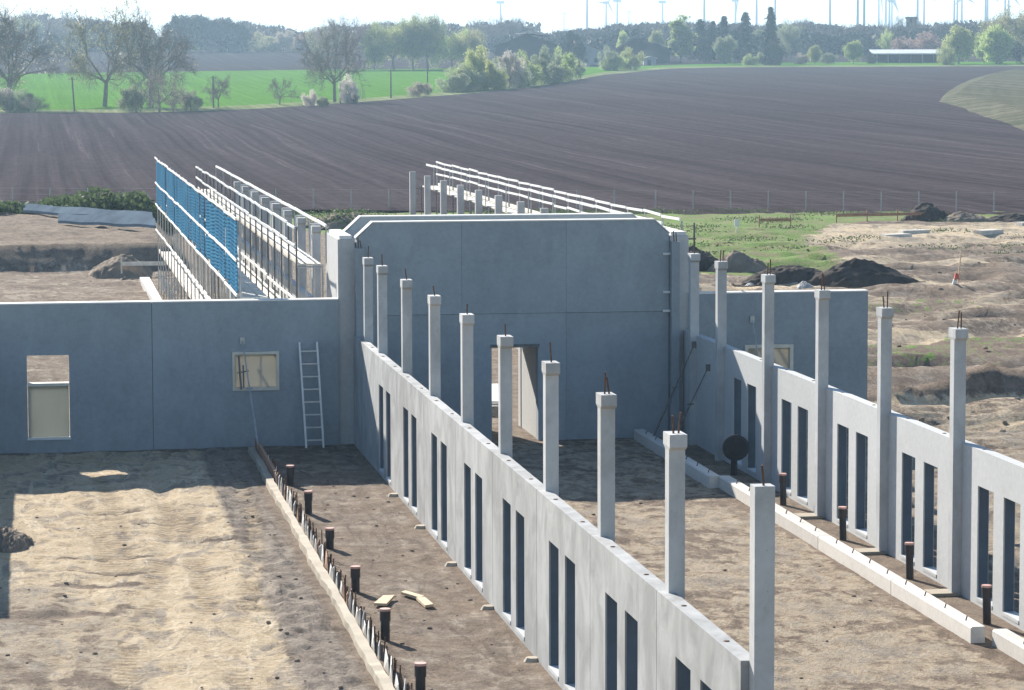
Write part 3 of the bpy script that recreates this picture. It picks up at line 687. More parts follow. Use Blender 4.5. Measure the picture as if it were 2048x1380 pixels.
tag(MB().hexa([(5.60,72.5,0),(5.68,72.5,0),(5.66,78.5,0),(5.58,78.5,0),(5.60,72.5,.30),(5.68,72.5,.30),(5.66,78.5,.34),(5.58,78.5,.34)]).build('shuttering_board', M['redwood'], None, loc=(5.62,75,0)), 'reddish shuttering board standing on edge between the ladder and the first drain pipe', 'board')
# timber offcuts
for p, lab in (([(6.13,55.35),(6.40,56.15),(6.62,56.15),(6.36,55.25)], 'pale timber offcut lying by itself on the soil, leftmost of three'),
               ([(6.78,56.45),(6.88,56.62),(7.16,55.95),(7.06,55.78)], 'narrow pale timber offcut lying between two others'),
               ([(6.99,55.80),(7.16,55.85),(7.22,55.05),(7.05,54.95)], 'short broad timber offcut nearest the left panel row')):
    z = .05; tag(MB().hexa([(x,y,z-.03) for x, y in p]+[(x,y,z+.02) for x, y in p]).build('timber_board', M['wood'], None, loc=(p[0][0],p[0][1],0)), lab, 'board', 'timber offcuts on the soil')

# drain pipes
def pipe(x, y, h, r, label, group, tilt=0):
    t = thing('drain_pipe', (x, y, 0), label, 'drain pipe', group)
    MB().tube((x,y,-.1), (x+tilt,y,h), r, n=16).build('tube', M['pipe'], t, smooth=False)
    MB().tube((x+tilt*.8,y,h-.20), (x+tilt,y,h-.02), r*1.18, n=16).build('socket', M['pipe'], t)
    MB().tube((x+tilt,y,h-.022), (x+tilt,y,h+.018), r*1.22, n=16).build('cap', M['cap'], t)
for i, (y, h) in enumerate([(72.23,.44),(67.32,.50),(62.29,.42),(57.19,.45),(52.18,.52),(47.25,.52)]):
    pipe(5.98, y, h, .082, 'capped dark drain pipe beside the starter bars, %s from the shaded wall' % ORD[i], 'capped drain pipes left of the panel row')
for i, (y, h) in enumerate([(66.73,.72),(61.53,.70),(56.56,.71),(51.69,.70)]):
    pipe(16.9, y, h, .075, 'tall dark drain pipe between the beams and the right row, %s from the gable' % ORD[i+1], 'capped drain pipes by the right row', tilt=-.02)
pipe(16.95, 71.9, .98, .08, 'shaded drain pipe carrying a black hose coil, first from the gable', 'capped drain pipes by the right row')
t = thing('hose_coil', (16.95, 71.75, .8), 'coil of black hose hung on the shaded drain pipe', 'hose')
for k in range(7):
    mb = MB(); rr = .06+.042*k; pts = [(16.95+rr*math.cos(a), 71.72-.02*(k%2), .80+rr*.95*math.sin(a)-.1) for a in np.linspace(0, 2*math.pi, 25)]
    for a, b in zip(pts[:-1], pts[1:]): mb.tube(a, b, .03, n=6, cap=False)
    mb.build('hose_loop', M['rubber'], t)

# mortar pads
for i, y in enumerate(JY[1:7]):
    mb = MB(); mb.tube((8.24,y-.05,-.03), (8.24,y-.05,.05), .17, .12, 9)
    tag(mb.build('mortar_pad', M['conc_rough'], None, loc=(8.24,y,0)), 'pale mortar pad under the panel joint by the left row, %s from the gable' % ORD[i], 'mortar pad', 'mortar pads at the foot of the left row')
for i, y in enumerate(JY[1:6]):
    mb = MB(); mb.box(16.72, 17.25, y-.32, y+.18, -.03, .06)
    tag(mb.build('mortar_pad', M['conc_rough'], None, loc=(17.0,y,0)), 'pale concrete pad at a column foot of the right row, %s from the gable' % ORD[i], 'mortar pad', 'pads at the column feet of the right row')

# foundation beams on the hall floor
def beam(x, y0, y1, label):
    t = thing('foundation_beam', (x+.13, y0, 0), label, 'concrete beam', 'foundation beams lying along the hall floor')
    P_ = [(x+.0,-.02),(x+.26,-.02),(x+.26,.29),(x+.03,.29),(x,.26)]
    MB().prism_xz(P_, y0, y1).build('beam_body', M['conc_beam'], t)
    q = y0+.6
    while q < y1-.3:
        MB().bar((x+.10,q,.29), (x+.14,q+.05,.36), .018, .018).build('lifting_loop', M['rust'], t); q += 1.25
beam(16.05, 50.0, 54.96, 'pale concrete beam on the hall floor whose near end stands clear')
beam(16.05, 55.0, 60.4, 'pale concrete beam second from the near clear end')
beam(16.05, 60.44, 65.2, 'pale concrete beam third from the near clear end')
beam(16.07, 65.24, 69.8, 'pale concrete beam just lit beside the gable shadow')
beam(15.84, 69.75, 75.0, 'half shaded concrete beam set further out, its sawn end lit')
beam(15.90, 75.04, 79.3, 'fully shaded concrete beam running up to the gable foot')
beam(16.36, 44.0, 49.75, 'pale concrete beam in the near right corner, set back from its neighbour')

# stones and clods strewn over the site
def clod(x, y, r, m, z=0):
    mb = MB(); n = 7
    rings = []
    for j, (rr, zz) in enumerate(((1,-.2),(1.0,.25),(.6,.6))):
        for i in range(n):
            a = 2*math.pi*i/n; q = r*rr*random.uniform(.75,1.15); mb.v.append((x+q*math.cos(a), y+q*math.sin(a), z+r*zz))
    for j in range(2):
        for i in range(n): mb.f.append((j*n+i, j*n+(i+1)%n, (j+1)*n+(i+1)%n, (j+1)*n+i))
    mb.f.append(tuple(range(2*n, 3*n))); return mb
big = MB()
def gz(x, y):
    i = min(np.searchsorted(ys, y), len(ys)-1); j = min(np.searchsorted(xs, x), len(xs)-1); return float(GZ[i, j])
for k in range(520):
    if k < 90: x = random.uniform(-1, 5.2) if k % 3 else random.uniform(3.9, 5.2); y = 40+38*random.random()**1.0
    elif k < 150: x = random.uniform(6, 8.1); y = random.uniform(42, 78)
    elif k < 190: x = random.uniform(9, 15.9); y = random.uniform(45, 78)
    else: x = random.uniform(22.6, 60); y = random.uniform(72, 165)
    c = clod(x, y, random.choice([.02,.025,.03,.04,.05])*(1 if k < 190 else 2.2), None, gz(x, y)); b = len(big.v); big.v += c.v; big.f += [tuple(i+b for i in f_) for f_ in c.f]
tag(big.build('soil_clods', M['soil_grey'], None), 'loose clods strewn over the bare soil', 'clods', kind='stuff')

def heap(name, x, y, rx, ry, h, m, label, cat='earth heap', group=None, seed=0, base=None, rough=.35):
    nx = 72; u = np.linspace(-1.25, 1.25, nx); U, V = np.meshgrid(u, u); rr = np.sqrt(U*U+V*V)
    nn = fbm(U*1.6+seed*3.1+5, V*1.6+seed*1.7+5, 5); n2 = fbm(U*7+seed, V*7+3, 3)
    n3_ = fbm(U*18+seed, V*18+9, 2); H = h*(np.clip(1-(rr*(1+.9*(nn-.5)))**1.9, -.12, 1))*(1+rough*2.6*(nn-.5)) + h*.26*(n2-.5) + .09*(n3_-.5)
    z0 = gz(x, y)-.02 if base is None else base
    me = np_grid(name, U*rx, V*ry, H, m); me.location = (x, y, z0)
    tag(me, label, cat, group); return me
G = 'earth heaps around the site'
heap('earth_heap', 37.5, 134, 3.3, 2.0, 1.22, M['soil_dark'], 'largest dark earth heap, beyond the right cross wall', group=G, seed=1)
heap('earth_heap', 34.6, 135.5, 2.3, 1.5, .75, M['soil_dark'], 'low dark tail of earth left of the largest heap', group=G, seed=2)
heap('earth_heap', 31.8, 143, 1.5, 1.5, 1.15, M['soil_dark'], 'rounded dark heap beside the green patch behind the row columns', group=G, seed=3)
heap('earth_heap', 33.6, 141.5, 1.6, 1.5, .9, M['soil_grey'], 'brown heap between two dark ones near the green patch', group=G, seed=4)
heap('earth_heap', 30.2, 141, 1.0, 1.3, 1.1, M['soil_dark'], 'small dark heap peeping out beside the right gable column', group=G, seed=5)
heap('earth_heap', 57.2, 188.5, 1.5, 1.6, 1.15, M['soil_dark'], 'steep dark heap at the end of the batter board by the fence', group=G, seed=6)
heap('earth_heap', 59.3, 187, 2.0, 1.6, .6, M['soil_grey'], 'flat brown heap next to the steep dark one by the fence', group=G, seed=7)
heap('earth_heap', 63.5, 188, 2.6, 1.5, .45, M['soil_dark'], 'low dark ridge of earth at the right end of the fence', group=G, seed=8)
heap('earth_heap', 4.1, 147, 1.6, 2.4, .95, M['soil_grey'], 'brown earth heap beside the batter board on the left', group=G, seed=9)
heap('earth_heap', 19.6, 189, 3.6, 3.0, .8, M['soil_grey'], 'grassy brown mound showing above the left end of the gable', group=G, seed=10)
heap('earth_heap', -.75, 64.0, .5, 1.1, .38, M['soil_grey'], 'reddish clump of earth at the left border of the yard', group=G, seed=11)
for i, (x, y) in enumerate([(34.1,131.0),(32.3,134)]):
    o = heap('rubble_stone', x, y, .38, .5, .3, M['slab'], 'pale rubble stone on the brown ground behind the right columns, %s the other' % ('nearer than' if i == 0 else 'farther than'), 'rubble stone', 'pale rubble stones', seed=20+i)
for i, (x, y, a) in enumerate([(66.5,176,.2),(68.5,173,.4),(70,168,.1),(62,182,.3),(64.5,178.5,.0),(70.5,161,.2),(56,172,.5),(50,171,.3),(52,174,.2)]):
    c_, s_ = math.cos(a), math.sin(a); z = gz(x, y)+.08
    q = [(x+c_*u_-s_*v_, y+s_*u_+c_*v_) for u_, v_ in ((-.9,-.4),(.9,-.4),(.8,.4),(-.8,.4))]
    tag(MB().hexa([(a_,b_,z-.3) for a_, b_ in q]+[(a_,b_,z+.16) for a_, b_ in q]).build('concrete_slab', M['slab'], None, loc=(x,y,z)), 'pale slab lying on the churned ground far right, number %s counted across' % ORD[i], 'slab', 'pale slabs on the churned ground')
# dark earth tail around fence: green weeds later

# batter boards
def batter(x0, y0, x1, y1, h, label, m=M['wood'], n=3):
    t = thing('batter_board', (x0, y0, gz(x0,y0)), label, 'batter board', 'batter boards setting out the site')
    z = gz(x0, y0)
    MB().bar((x0,y0,z+h), (x1,y1,z+h), .04, .19).build('board', m, t)
    for i in range(n):
        q = i/(n-1); MB().bar((x0+(x1-x0)*q, y0+(y1-y0)*q+.05, z-.2), (x0+(x1-x0)*q, y0+(y1-y0)*q+.05, z+h+.3), .07, .07).build('post', m, t)
batter(50.6,186.4,57.0,187.6,.55,'long orange-brown batter board by the fence on the right', M['redwood'], 4)
batter(44.6,182.6,46.6,182.6,.45,'short batter board standing in the grass', M['redwood'], 2)
batter(4.0,145.2,6.6,145.2,.62,'batter board with one tall post beside the brown heap on the left', M['whiteboard'], 2)
t = MB(); t.box(41.27,41.33,174.8,174.86,gz(41.3,174.8)-.2,gz(41.3,174.8)+.6); t.box(41.15,41.45,174.7,174.76,gz(41.3,174.8)+.35,gz(41.3,174.8)+.8)
tag(t.build('survey_marker', M['white'], None, loc=(41.3,174.8,0)), 'small white survey board on short posts in the grass', 'survey marker')
zz = gz(40.0,127.5)
t = thing('site_marker', (40.6,129,zz), 'red and white marker with a tall thin stake on the sandy ground', 'marker')
MB().bar((40.6,129,zz-.1),(40.75,129,zz+1.6),.05,.05).build('stake', M['wood'], t)
mb = MB(); mb.hexa([(40.25,128.7,zz),(40.52,128.7,zz),(40.52,128.8,zz),(40.25,128.8,zz),(40.34,128.7,zz+.4),(40.45,128.7,zz+.34),(40.45,128.78,zz+.34),(40.34,128.78,zz+.4)]); mb.build('white_flag', M['white'], t)
MB().hexa([(40.36,128.68,zz+.41),(40.58,128.68,zz+.36),(40.58,128.78,zz+.36),(40.36,128.78,zz+.41),(40.42,128.68,zz+.7),(40.55,128.68,zz+.62),(40.55,128.76,zz+.62),(40.42,128.76,zz+.7)]).build('red_flag', M['redcap'], t)

# sheeting and pipes behind the left yard
for i, (p, lab) in enumerate([([(-.8,183),(6.4,167),(6.6,170),(-.2,187)], 'long blue-grey sheeting roll lying on the dark slope'), ([(1.2,170),(6.3,160.5),(6.5,163),(1.4,174)], 'second blue-grey sheeting strip nearer the blue scaffold')]):
    mb = MB(); z0, z1 = gz(p[0][0],p[0][1])+.55, gz(p[1][0],p[1][1])+.75
    P0, P1 = Vector((p[0][0],p[0][1]+1.5,z0)), Vector((p[1][0],p[1][1]+1.5,z1))
    pr = P0
    for k in range(1, 13):
        nx_ = P0.lerp(P1, k/12)+Vector((0, 0, .03*math.sin(k*1.3+i))); mb.hexa([(pr.x,pr.y-.7,pr.z-.5),(nx_.x,nx_.y-.7,nx_.z-.5),(nx_.x,nx_.y+.7,nx_.z-.2),(pr.x,pr.y+.7,pr.z-.2),(pr.x,pr.y-.6,pr.z-.35),(nx_.x,nx_.y-.6,nx_.z-.35),(nx_.x,nx_.y+.6,nx_.z+.0),(pr.x,pr.y+.6,pr.z+.0)]); pr = nx_
    tag(mb.build('sheeting_roll', M['tarp'], None, loc=tuple(P0)), lab, 'sheeting', 'sheeting on the dark slope')

# fence at the field edge
t = thing('wire_fence', (44, 199, 0), 'long wire fence with pale posts between the site and the ploughed field', 'fence')
fp = []
for i in range(-9, 22):
    px = 628+75.2*i+ (7 if i > 8 else 0); d_ = 213.5-(px-628)/1360*8.5; q = at(px, d_, 0); fp.append(q)
    MB().tube((q.x,q.y,-.3), (q.x,q.y,1.45), .04, n=6).build('post', M['steel'], t)
for z in (.5,.95,1.4):
    mb = MB()
    for a, b in zip(fp[:-1], fp[1:]): mb.tube((a.x,a.y,z), (b.x,b.y,z), .004, n=4, cap=False)
    mb.build('wire', M['wire'], t)

# ------------------------------------------------------------------ vegetation
def quads(P_, S, rs, flat=None, elong=1.0, dirs=None):
    """many small randomly turned quads as vertices and faces"""
    n = len(P_); a = rs.normal(size=(n,3)); a /= np.linalg.norm(a, axis=1)[:,None]
    if dirs is not None: a = dirs
    b = rs.normal(size=(n,3)); b -= (b*a).sum(1)[:,None]*a; b /= np.linalg.norm(b, axis=1)[:,None]
    a = a*(S*elong)[:,None]; b = b*S[:,None]
    V = np.stack([P_-a-b*.6, P_+a*.9-b*.8, P_+a+b*.7, P_-a*.8+b], 1).reshape(-1,3)
    F = np.arange(n*4).reshape(-1,4); return V, F
def np_mesh(name, V, F, mt):
    me = bpy.data.meshes.new(name); me.vertices.add(len(V)); me.vertices.foreach_set('co', V.astype(np.float32).ravel())
    me.loops.add(len(F)*4); me.loops.foreach_set('vertex_index', F.astype(np.int32).ravel())
    me.polygons.add(len(F)); me.polygons.foreach_set('loop_start', np.arange(0, len(F)*4, 4, dtype=np.int32)); me.polygons.foreach_set('loop_total', np.full(len(F), 4, np.int32))
    me.update(calc_edges=True); me.validate(); me.materials.append(mt); return me
def branches(rs, h, spread, trunk_r, fork=.3, depth=4, wide=1.0):
    """limb skeleton: list of (p, q, r0, r1), plus tips"""
    segs = []; tips = []
    def grow(p, d, ln, r, lv):
        k = 3; pp = p
        for i in range(k):
            d = (d + Vector(rs.normal(size=3)*.14)).normalized(); q = pp+d*(ln/k); r2 = r*(1-.16*(i+1)) if lv else r*(1-.1*(i+1))
            segs.append((pp, q, r*(1-.16*i) if lv else r*(1-.1*i), r2)); 
            if lv >= 2: tips.append((q, d))
            if lv >= 1 and lv < depth and i < k-1 and rs.rand() < .8:
                dd = (d + Vector(rs.normal(size=3)*.75*wide)); dd.z = dd.z*.7+.15; grow(q, dd.normalized(), ln*.55, r2*.5, lv+1)
            pp = q
        if lv < depth:
            for j in range(rs.randint(2, 4)):
                dd = d + Vector(rs.normal(size=3)*.55*wide); dd.z += .12; grow(pp, dd.normalized(), ln*rs.uniform(.55,.8), r*.58, lv+1)
        else: tips.append((pp, d))
    h0 = h*fork
    segs.append((Vector((0,0,-.5)), Vector((rs.normal()*.02*h, rs.normal()*.02*h, h0)), trunk_r*1.25, trunk_r*.85))
    base = segs[-1][1]; nl = 6
    for j in range(nl):
        a = 2*math.pi*(j+rs.rand()*.6)/nl; el = rs.uniform(.35, 1.25)
        d = Vector((math.cos(a)*math.cos(el)*spread, math.sin(a)*math.cos(el)*spread, math.sin(el)))
        grow(base*(1-.25*rs.rand()), d.normalized(), h*(1-fork)*rs.uniform(.42,.52), trunk_r*.45, 1)
    return segs, tips
PROTO = {}
def tree_mesh(kind, seed):
    key = (kind, seed)
    if key in PROTO: return PROTO[key]
    rs = np.random.RandomState(seed*13+hash(kind) % 97 if False else seed*13+sum(map(ord, kind)) % 97)
    # everything in units of a 10 m high tree
    mbt = MB()
    if kind in ('bare', 'budding', 'leafing'):
        segs, tips = branches(rs, 10, 1.0, .28, .22 if kind != 'bare' else .26, 4)
        zmax = max(q.z for _, q, _, _ in segs); k = 10/zmax
        for p, q, r0, r1 in segs: mbt.tube(p*k, q*k, max(r0*k,.022), max(r1*k,.016), 5 if r0 > .05 else 3, cap=False)
        T = np.array([list(p*k) for p, d in tips]); D = np.array([list(d) for p, d in tips])
        # twigs
        n = {'bare': 8500, 'budding': 6500, 'leafing': 2500}[kind]; i = rs.randint(0, len(T), n)
        dr = D[i]+rs.normal(size=(n,3))*.6; dr /= np.linalg.norm(dr, axis=1)[:,None]
        P_ = T[i]+dr*rs.uniform(.1,.75,(n,1)); V1, F1 = quads(P_, np.full(n,.010), rs, elong=34, dirs=dr)
        parts = [('twigs', V1, F1, 'bark')]
        nl = {'bare': 1100, 'budding': 4500, 'leafing': 18000}[kind]; i = rs.randint(0, len(T), nl)
        P_ = T[i]+rs.normal(size=(nl,3))*(.42 if kind != 'leafing' else .5); V2, F2 = quads(P_, rs.uniform(.035,.085,nl)*(1.0 if kind != 'leafing' else 1.25), rs)
        res = (mbt, V1, F1, V2, F2)
    elif kind == 'round' or kind == 'column' or kind == 'bush':
        # clumped crown
        ncl = {'round': 70, 'column': 60, 'bush': 40}[kind]; ax = {'round': (3.9,3.9,4.5), 'column': (1.5,1.5,4.7), 'bush': (6.5,6.5,4.8)}[kind]; cz = {'round': 5.1, 'column': 5.0, 'bush': 4.4}[kind]
        cl = []
        while len(cl) < ncl:
            q = rs.uniform(-1,1,3); rr = np.linalg.norm(q)
            if rr > 1 or rr < .35: continue
            cl.append(q*np.array(ax)*(.93 if kind != 'bush' else 1)+np.array([0,0,cz]))
        cl = np.array(cl); cr = rs.uniform(.6,1.4,ncl)*({'round': 1.0, 'column': .62, 'bush': 1.6}[kind])
        n = {'round': 18000, 'column': 12000, 'bush': 15000}[kind]; i = rs.randint(0, ncl, n)
        v = rs.normal(size=(n,3)); v /= np.linalg.norm(v, axis=1)[:,None]; lob = .55+.9*vnoise(v[:,0]*3+i*7.3, v[:,1]*3+v[:,2]*2+i*3.7); P_ = cl[i]+v*(cr[i]*lob*(rs.uniform(.4,1.0,n)**.6+rs.exponential(.07,n)))[:,None]
        P_[:,2] = np.maximum(P_[:,2], .1)
        V2, F2 = quads(P_, rs.uniform(.06,.16,n)*(1.15 if kind == 'bush' else 1), rs)
        mbt.tube((0,0,-.5), (0,0,cz*.8), .22, .12, 7)
        for j in range(0, ncl, 2): mbt.tube((0,0,cz*rs.uniform(.25,.7)), tuple(cl[j]*np.array([.85,.85,1])), .09, .03, 4, cap=False)
        m_ = 1400; i = rs.randint(0, ncl, m_); dr = rs.normal(size=(m_,3)); dr[:,2] = abs(dr[:,2]); dr /= np.linalg.norm(dr, axis=1)[:,None]
        V1, F1 = quads(cl[i]+dr*(cr[i]*1.0)[:,None], np.full(m_,.014), rs, elong=42, dirs=dr)
        res = (mbt, V1, F1, V2, F2)
    elif kind == 'conifer':
        mbt.tube((0,0,-.5), (0,0,9.9), .20, .02, 7)
        Ps = []; 
        for k_ in range(46):
            z = 1.0+8.8*(k_/46)**.95; L = (1-(z/10.2))**.75*2.6*rs.uniform(.6,1.15)+.18
            for j in range(rs.randint(4,7)):
                a = rs.uniform(0,2*math.pi); Lb = L*rs.uniform(.6,1.1); e = np.array([math.cos(a), math.sin(a), 0])
                tip = np.array([0,0,z-.28*Lb])+e*Lb; mbt.tube((0,0,z), tuple(tip), .035, .012, 3, cap=False)
                nn = int(26*Lb)+8; t_ = rs.uniform(.1,1,nn)**.7; P0 = np.array([0,0,z])+(tip-np.array([0,0,z]))*t_[:,None]+rs.normal(size=(nn,3))*np.array([.12,.12,.10]); Ps.append(P0)
        P_ = np.concatenate(Ps); V2, F2 = quads(P_, rs.uniform(.06,.13,len(P_)), rs); V1, F1 = quads(P_[:50], np.full(50,.02), rs, elong=5)
        res = (mbt, V1, F1, V2, F2)
    PROTO[key] = res; return res
FM = {
 'buds_olive': foliage('olive_buds', (.26,.25,.13), (.46,.44,.24), .55),
 'buds_brown': foliage('brown_buds', (.30,.26,.21), (.50,.44,.36), .55),
 'buds_pink': foliage('reddish_buds', (.24,.16,.14), (.38,.27,.24), .45),
 'spring': foliage('fresh_leaves', (.24,.33,.09), (.52,.58,.24), .58),
 'yellowgreen': foliage('yellow_green_leaves', (.27,.32,.10), (.54,.56,.25), .55),
 'grey_green': foliage('grey_green_leaves', (.22,.26,.16), (.40,.44,.28), .55),
 'dark': foliage('dark_evergreen_leaves', (.018,.035,.018), (.04,.07,.03), .15),
 'needle': foliage('needles', (.015,.030,.018), (.035,.055,.03), .1),
 'blossom': foliage('pale_blossom', (.46,.42,.37), (.68,.63,.57), .5),
 'weeds': foliage('green_weeds', (.06,.095,.04), (.14,.19,.08), .35, 1.5),
}
MESHC = {}
def plant(kind, seed, leaf, px, ybase, ytop, label, group, d=None, wide=1.0, name=None, cat='tree', dz=0.0):
    d = dy(ybase) if d is None else d; p = at(px, d); zt_ = ztop(ytop, d); h = max(.8, zt_-p.z)
    key = (kind, seed, leaf)
    if key not in MESHC:
        mbt, V1, F1, V2, F2 = tree_mesh(kind, seed)
        mt_ = bpy.data.meshes.new('trunk'); mt_.from_pydata(mbt.v, [], mbt.f); mt_.materials.append(M['bark']); mt_.update()
        V = np.concatenate([V1, V2]); F = np.concatenate([F1, F2+len(V1)])
        mc = np_mesh('crown', V, F, FM[leaf]); mc.materials.append(M['bark'])
        idx = np.zeros(len(F), np.int32); idx[:len(F1)] = 1; mc.polygons.foreach_set('material_index', idx)
        MESHC[key] = (mt_, mc)
    mt_, mc = MESHC[key]
    t = bpy.data.objects.new(name or 'tree', None); C.objects.link(t); tag(t, label, cat, group)
    t.location = (p.x, p.y, p.z+dz); s = h/10.0; t.scale = (s*wide, s*wide, s); t.rotation_euler = (0,0,random.uniform(0,6.28))
    a = bpy.data.objects.new('trunk', mt_); C.objects.link(a); a.parent = t
    b = bpy.data.objects.new('crown', mc); C.objects.link(b); b.parent = t
    return t
G1_, G2_, G3_, G4_, G5_ = 'large bare trees by the field path', 'bushes and hedge along the field path', 'leafing trees beyond the green field', 'conifers by the farm', 'trees around the farm and sheds'
# field-edge trees on the left
plant('bare', 1, 'buds_brown', 20, 215, -20, 'huge half-bare tree cut by the left edge of the view', G1_, wide=.8)
plant('budding', 2, 'buds_olive', 212, 211, -10, 'tall budding tree with a thick leaning trunk in the green field edge', G1_, wide=.66)
plant('bare', 3, 'buds_brown', 305, 213, -6, 'brownish tall tree forking low above the thicket', G1_, wide=.62)
plant('bare', 4, 'buds_brown', 672, 203, 30, 'bare tree with forked trunk beside a white blossoming bush', G1_, wide=.62)
plant('bare', 5, 'buds_brown', 440, 213, 148, 'small bare tree standing next to a utility pole', G1_, wide=.9)
plant('bare', 6, 'buds_brown', 562, 208, 155, 'smallest bare tree alone in front of the green field', G1_, wide=.8)
for (px, yb, yt, leaf, wd, lab, sd) in [
    (40,222,178,'grey_green',.9,'dull green bush at the far left of the field path',1),(0,222,170,'blossom',.8,'pale bush at the very left border',2),(75,224,190,'buds_brown',.9,'low brown bush right of the pale one on the left',3),
    (268,223,170,'grey_green',.55,'grey bush directly right of the leaning tree trunk',2),(322,222,135,'buds_brown',.62,'tall thicket bush around the forked brown tree',1),(350,221,165,'buds_brown',.75,'dark rounded thicket bush',3),(385,221,180,'grey_green',.6,'low bush at the right end of the thicket',2),
    (622,212,180,'blossom',.5,'white blossoming low bush left of the forked bare tree',1),(648,212,192,'grey_green',.7,'small flat bush beneath the forked bare tree',2),(700,207,150,'blossom',.42,'tall white blossoming bush right of the forked bare tree',3),(712,208,185,'buds_brown',.5,'brown bush at the foot of the tall blossoming one',1),
    (842,192,164,'buds_brown',.9,'dark low wind-bent bush beside a utility pole',2),
    (925,182,125,'spring',.55,'green hedge bush at the left end of the long hedge',1),(955,180,95,'yellowgreen',.42,'tall yellow-green hedge tree above its neighbours',2),(985,178,118,'grey_green',.5,'greyish hedge bush behind the round yellow one',3),
    (1000,178,140,'yellowgreen',.55,'small round yellow-green bush at the field corner',1),(1020,176,104,'blossom',.42,'pale pinkish hedge bush in front of the big barn',2),(1045,173,104,'spring',.45,'light green hedge bush below the barn gable',3),(1075,170,112,'grey_green',.5,'grey-green hedge bush in front of the barn door',2),
    (1100,166,96,'grey_green',.4,'tall grey hedge bush right of the barn middle',1),(1125,162,98,'spring',.42,'last light green bush of the long hedge by the house',3),
    (1228,142,112,'spring',.9,'low green bush between house and right barn',2),(1262,141,98,'yellowgreen',.6,'yellowish bush with dark foot near the right barn',1),(1218,142,95,'grey_green',.5,'slim grey bush at the house corner',3)]:
    plant('bush' if px not in (322,350,75) else 'budding', sd, leaf, px, yb, yt, lab, G2_, wide=wd*1.45, name='bush', cat='bush')
for i, (px, yb, yt, leaf, sd) in enumerate([(905,184,140,'grey_green',3),(940,182,132,'grey_green',1),(970,180,128,'spring',3),(1030,175,125,'grey_green',1),(1060,172,128,'spring',2),(1090,168,120,'grey_green',3),(1112,165,122,'spring',1),(1140,160,118,'grey_green',2)]):
    plant('bush', sd, leaf, px, yb, yt, 'low filling bush in the front row of the long hedge, %s from its left end' % ORD[i], G2_, wide=1.1, name='bush', cat='bush')
# leafing trees beyond the green field
for (px, yt, leaf, k, sd, wd, lab) in [
    (752,55,'spring','round',1,.75,'fresh green round tree at the left of the field-end grove'),(790,38,'yellowgreen','leafing',2,.85,'tall yellow-green tree in the field-end grove'),(828,28,'yellowgreen','leafing',3,.9,'tallest olive tree of the field-end grove'),
    (858,30,'grey_green','leafing',1,.75,'grey-green tree right of the tallest one in the grove'),(905,55,'spring','leafing',2,.8,'light green tree before the wood gap'),(940,60,'buds_olive','leafing',1,.8,'olive tree at the right edge of the grove'),
    (700,28,'buds_pink','budding',1,.75,'reddish budding tree behind the forked bare one'),(655,40,'buds_olive','budding',2,.7,'olive budding tree left of the reddish one')]:
    plant(k, sd, leaf, px, 138, yt, lab, G3_, d=905, wide=wd)
for (px, yt, yb, leaf, k, sd, wd, lab) in [
    (60,30,112,'grey_green','leafing',3,.9,'bluish tree rising behind the far ploughed field at left'),(120,35,112,'buds_brown','budding',1,.9,'brown tree behind the far ploughed field'),(365,25,110,'dark','round',2,1.0,'dark round evergreen above the far field'),(405,30,110,'dark','round',1,1.0,'broad dark evergreen in the middle of the left wood'),
    (450,34,108,'dark','round',3,1.05,'dark evergreen with the broadest crown in the left wood'),(485,45,108,'dark','round',2,.9,'dark evergreen at the right end of the dark group'),(395,48,108,'spring','round',1,.7,'light green tree in front of the dark evergreens'),
    (470,62,107,'blossom','bush',2,.6,'pale blossoming tree in front of the dark evergreens'),(430,70,108,'buds_pink','bush',1,.9,'reddish shrub mass below the dark evergreens'),(530,66,108,'buds_olive','bush',3,1.3,'olive shrub mass right of the dark group'),(575,62,108,'buds_brown','bush',2,1.1,'brown shrub mass at the far field end'),(625,58,108,'buds_pink','bush',1,1.2,'pinkish shrub mass left of the reddish tree'),
    (255,60,108,'dark','round',3,1.2,'bluish dark tree behind the leaning budding tree'),(20,45,112,'dark','round',1,1.2,'dark tree behind the huge bare one at left')]:
    plant(k, sd, leaf, px, yb, yt, lab, G3_, d=1195, wide=wd)
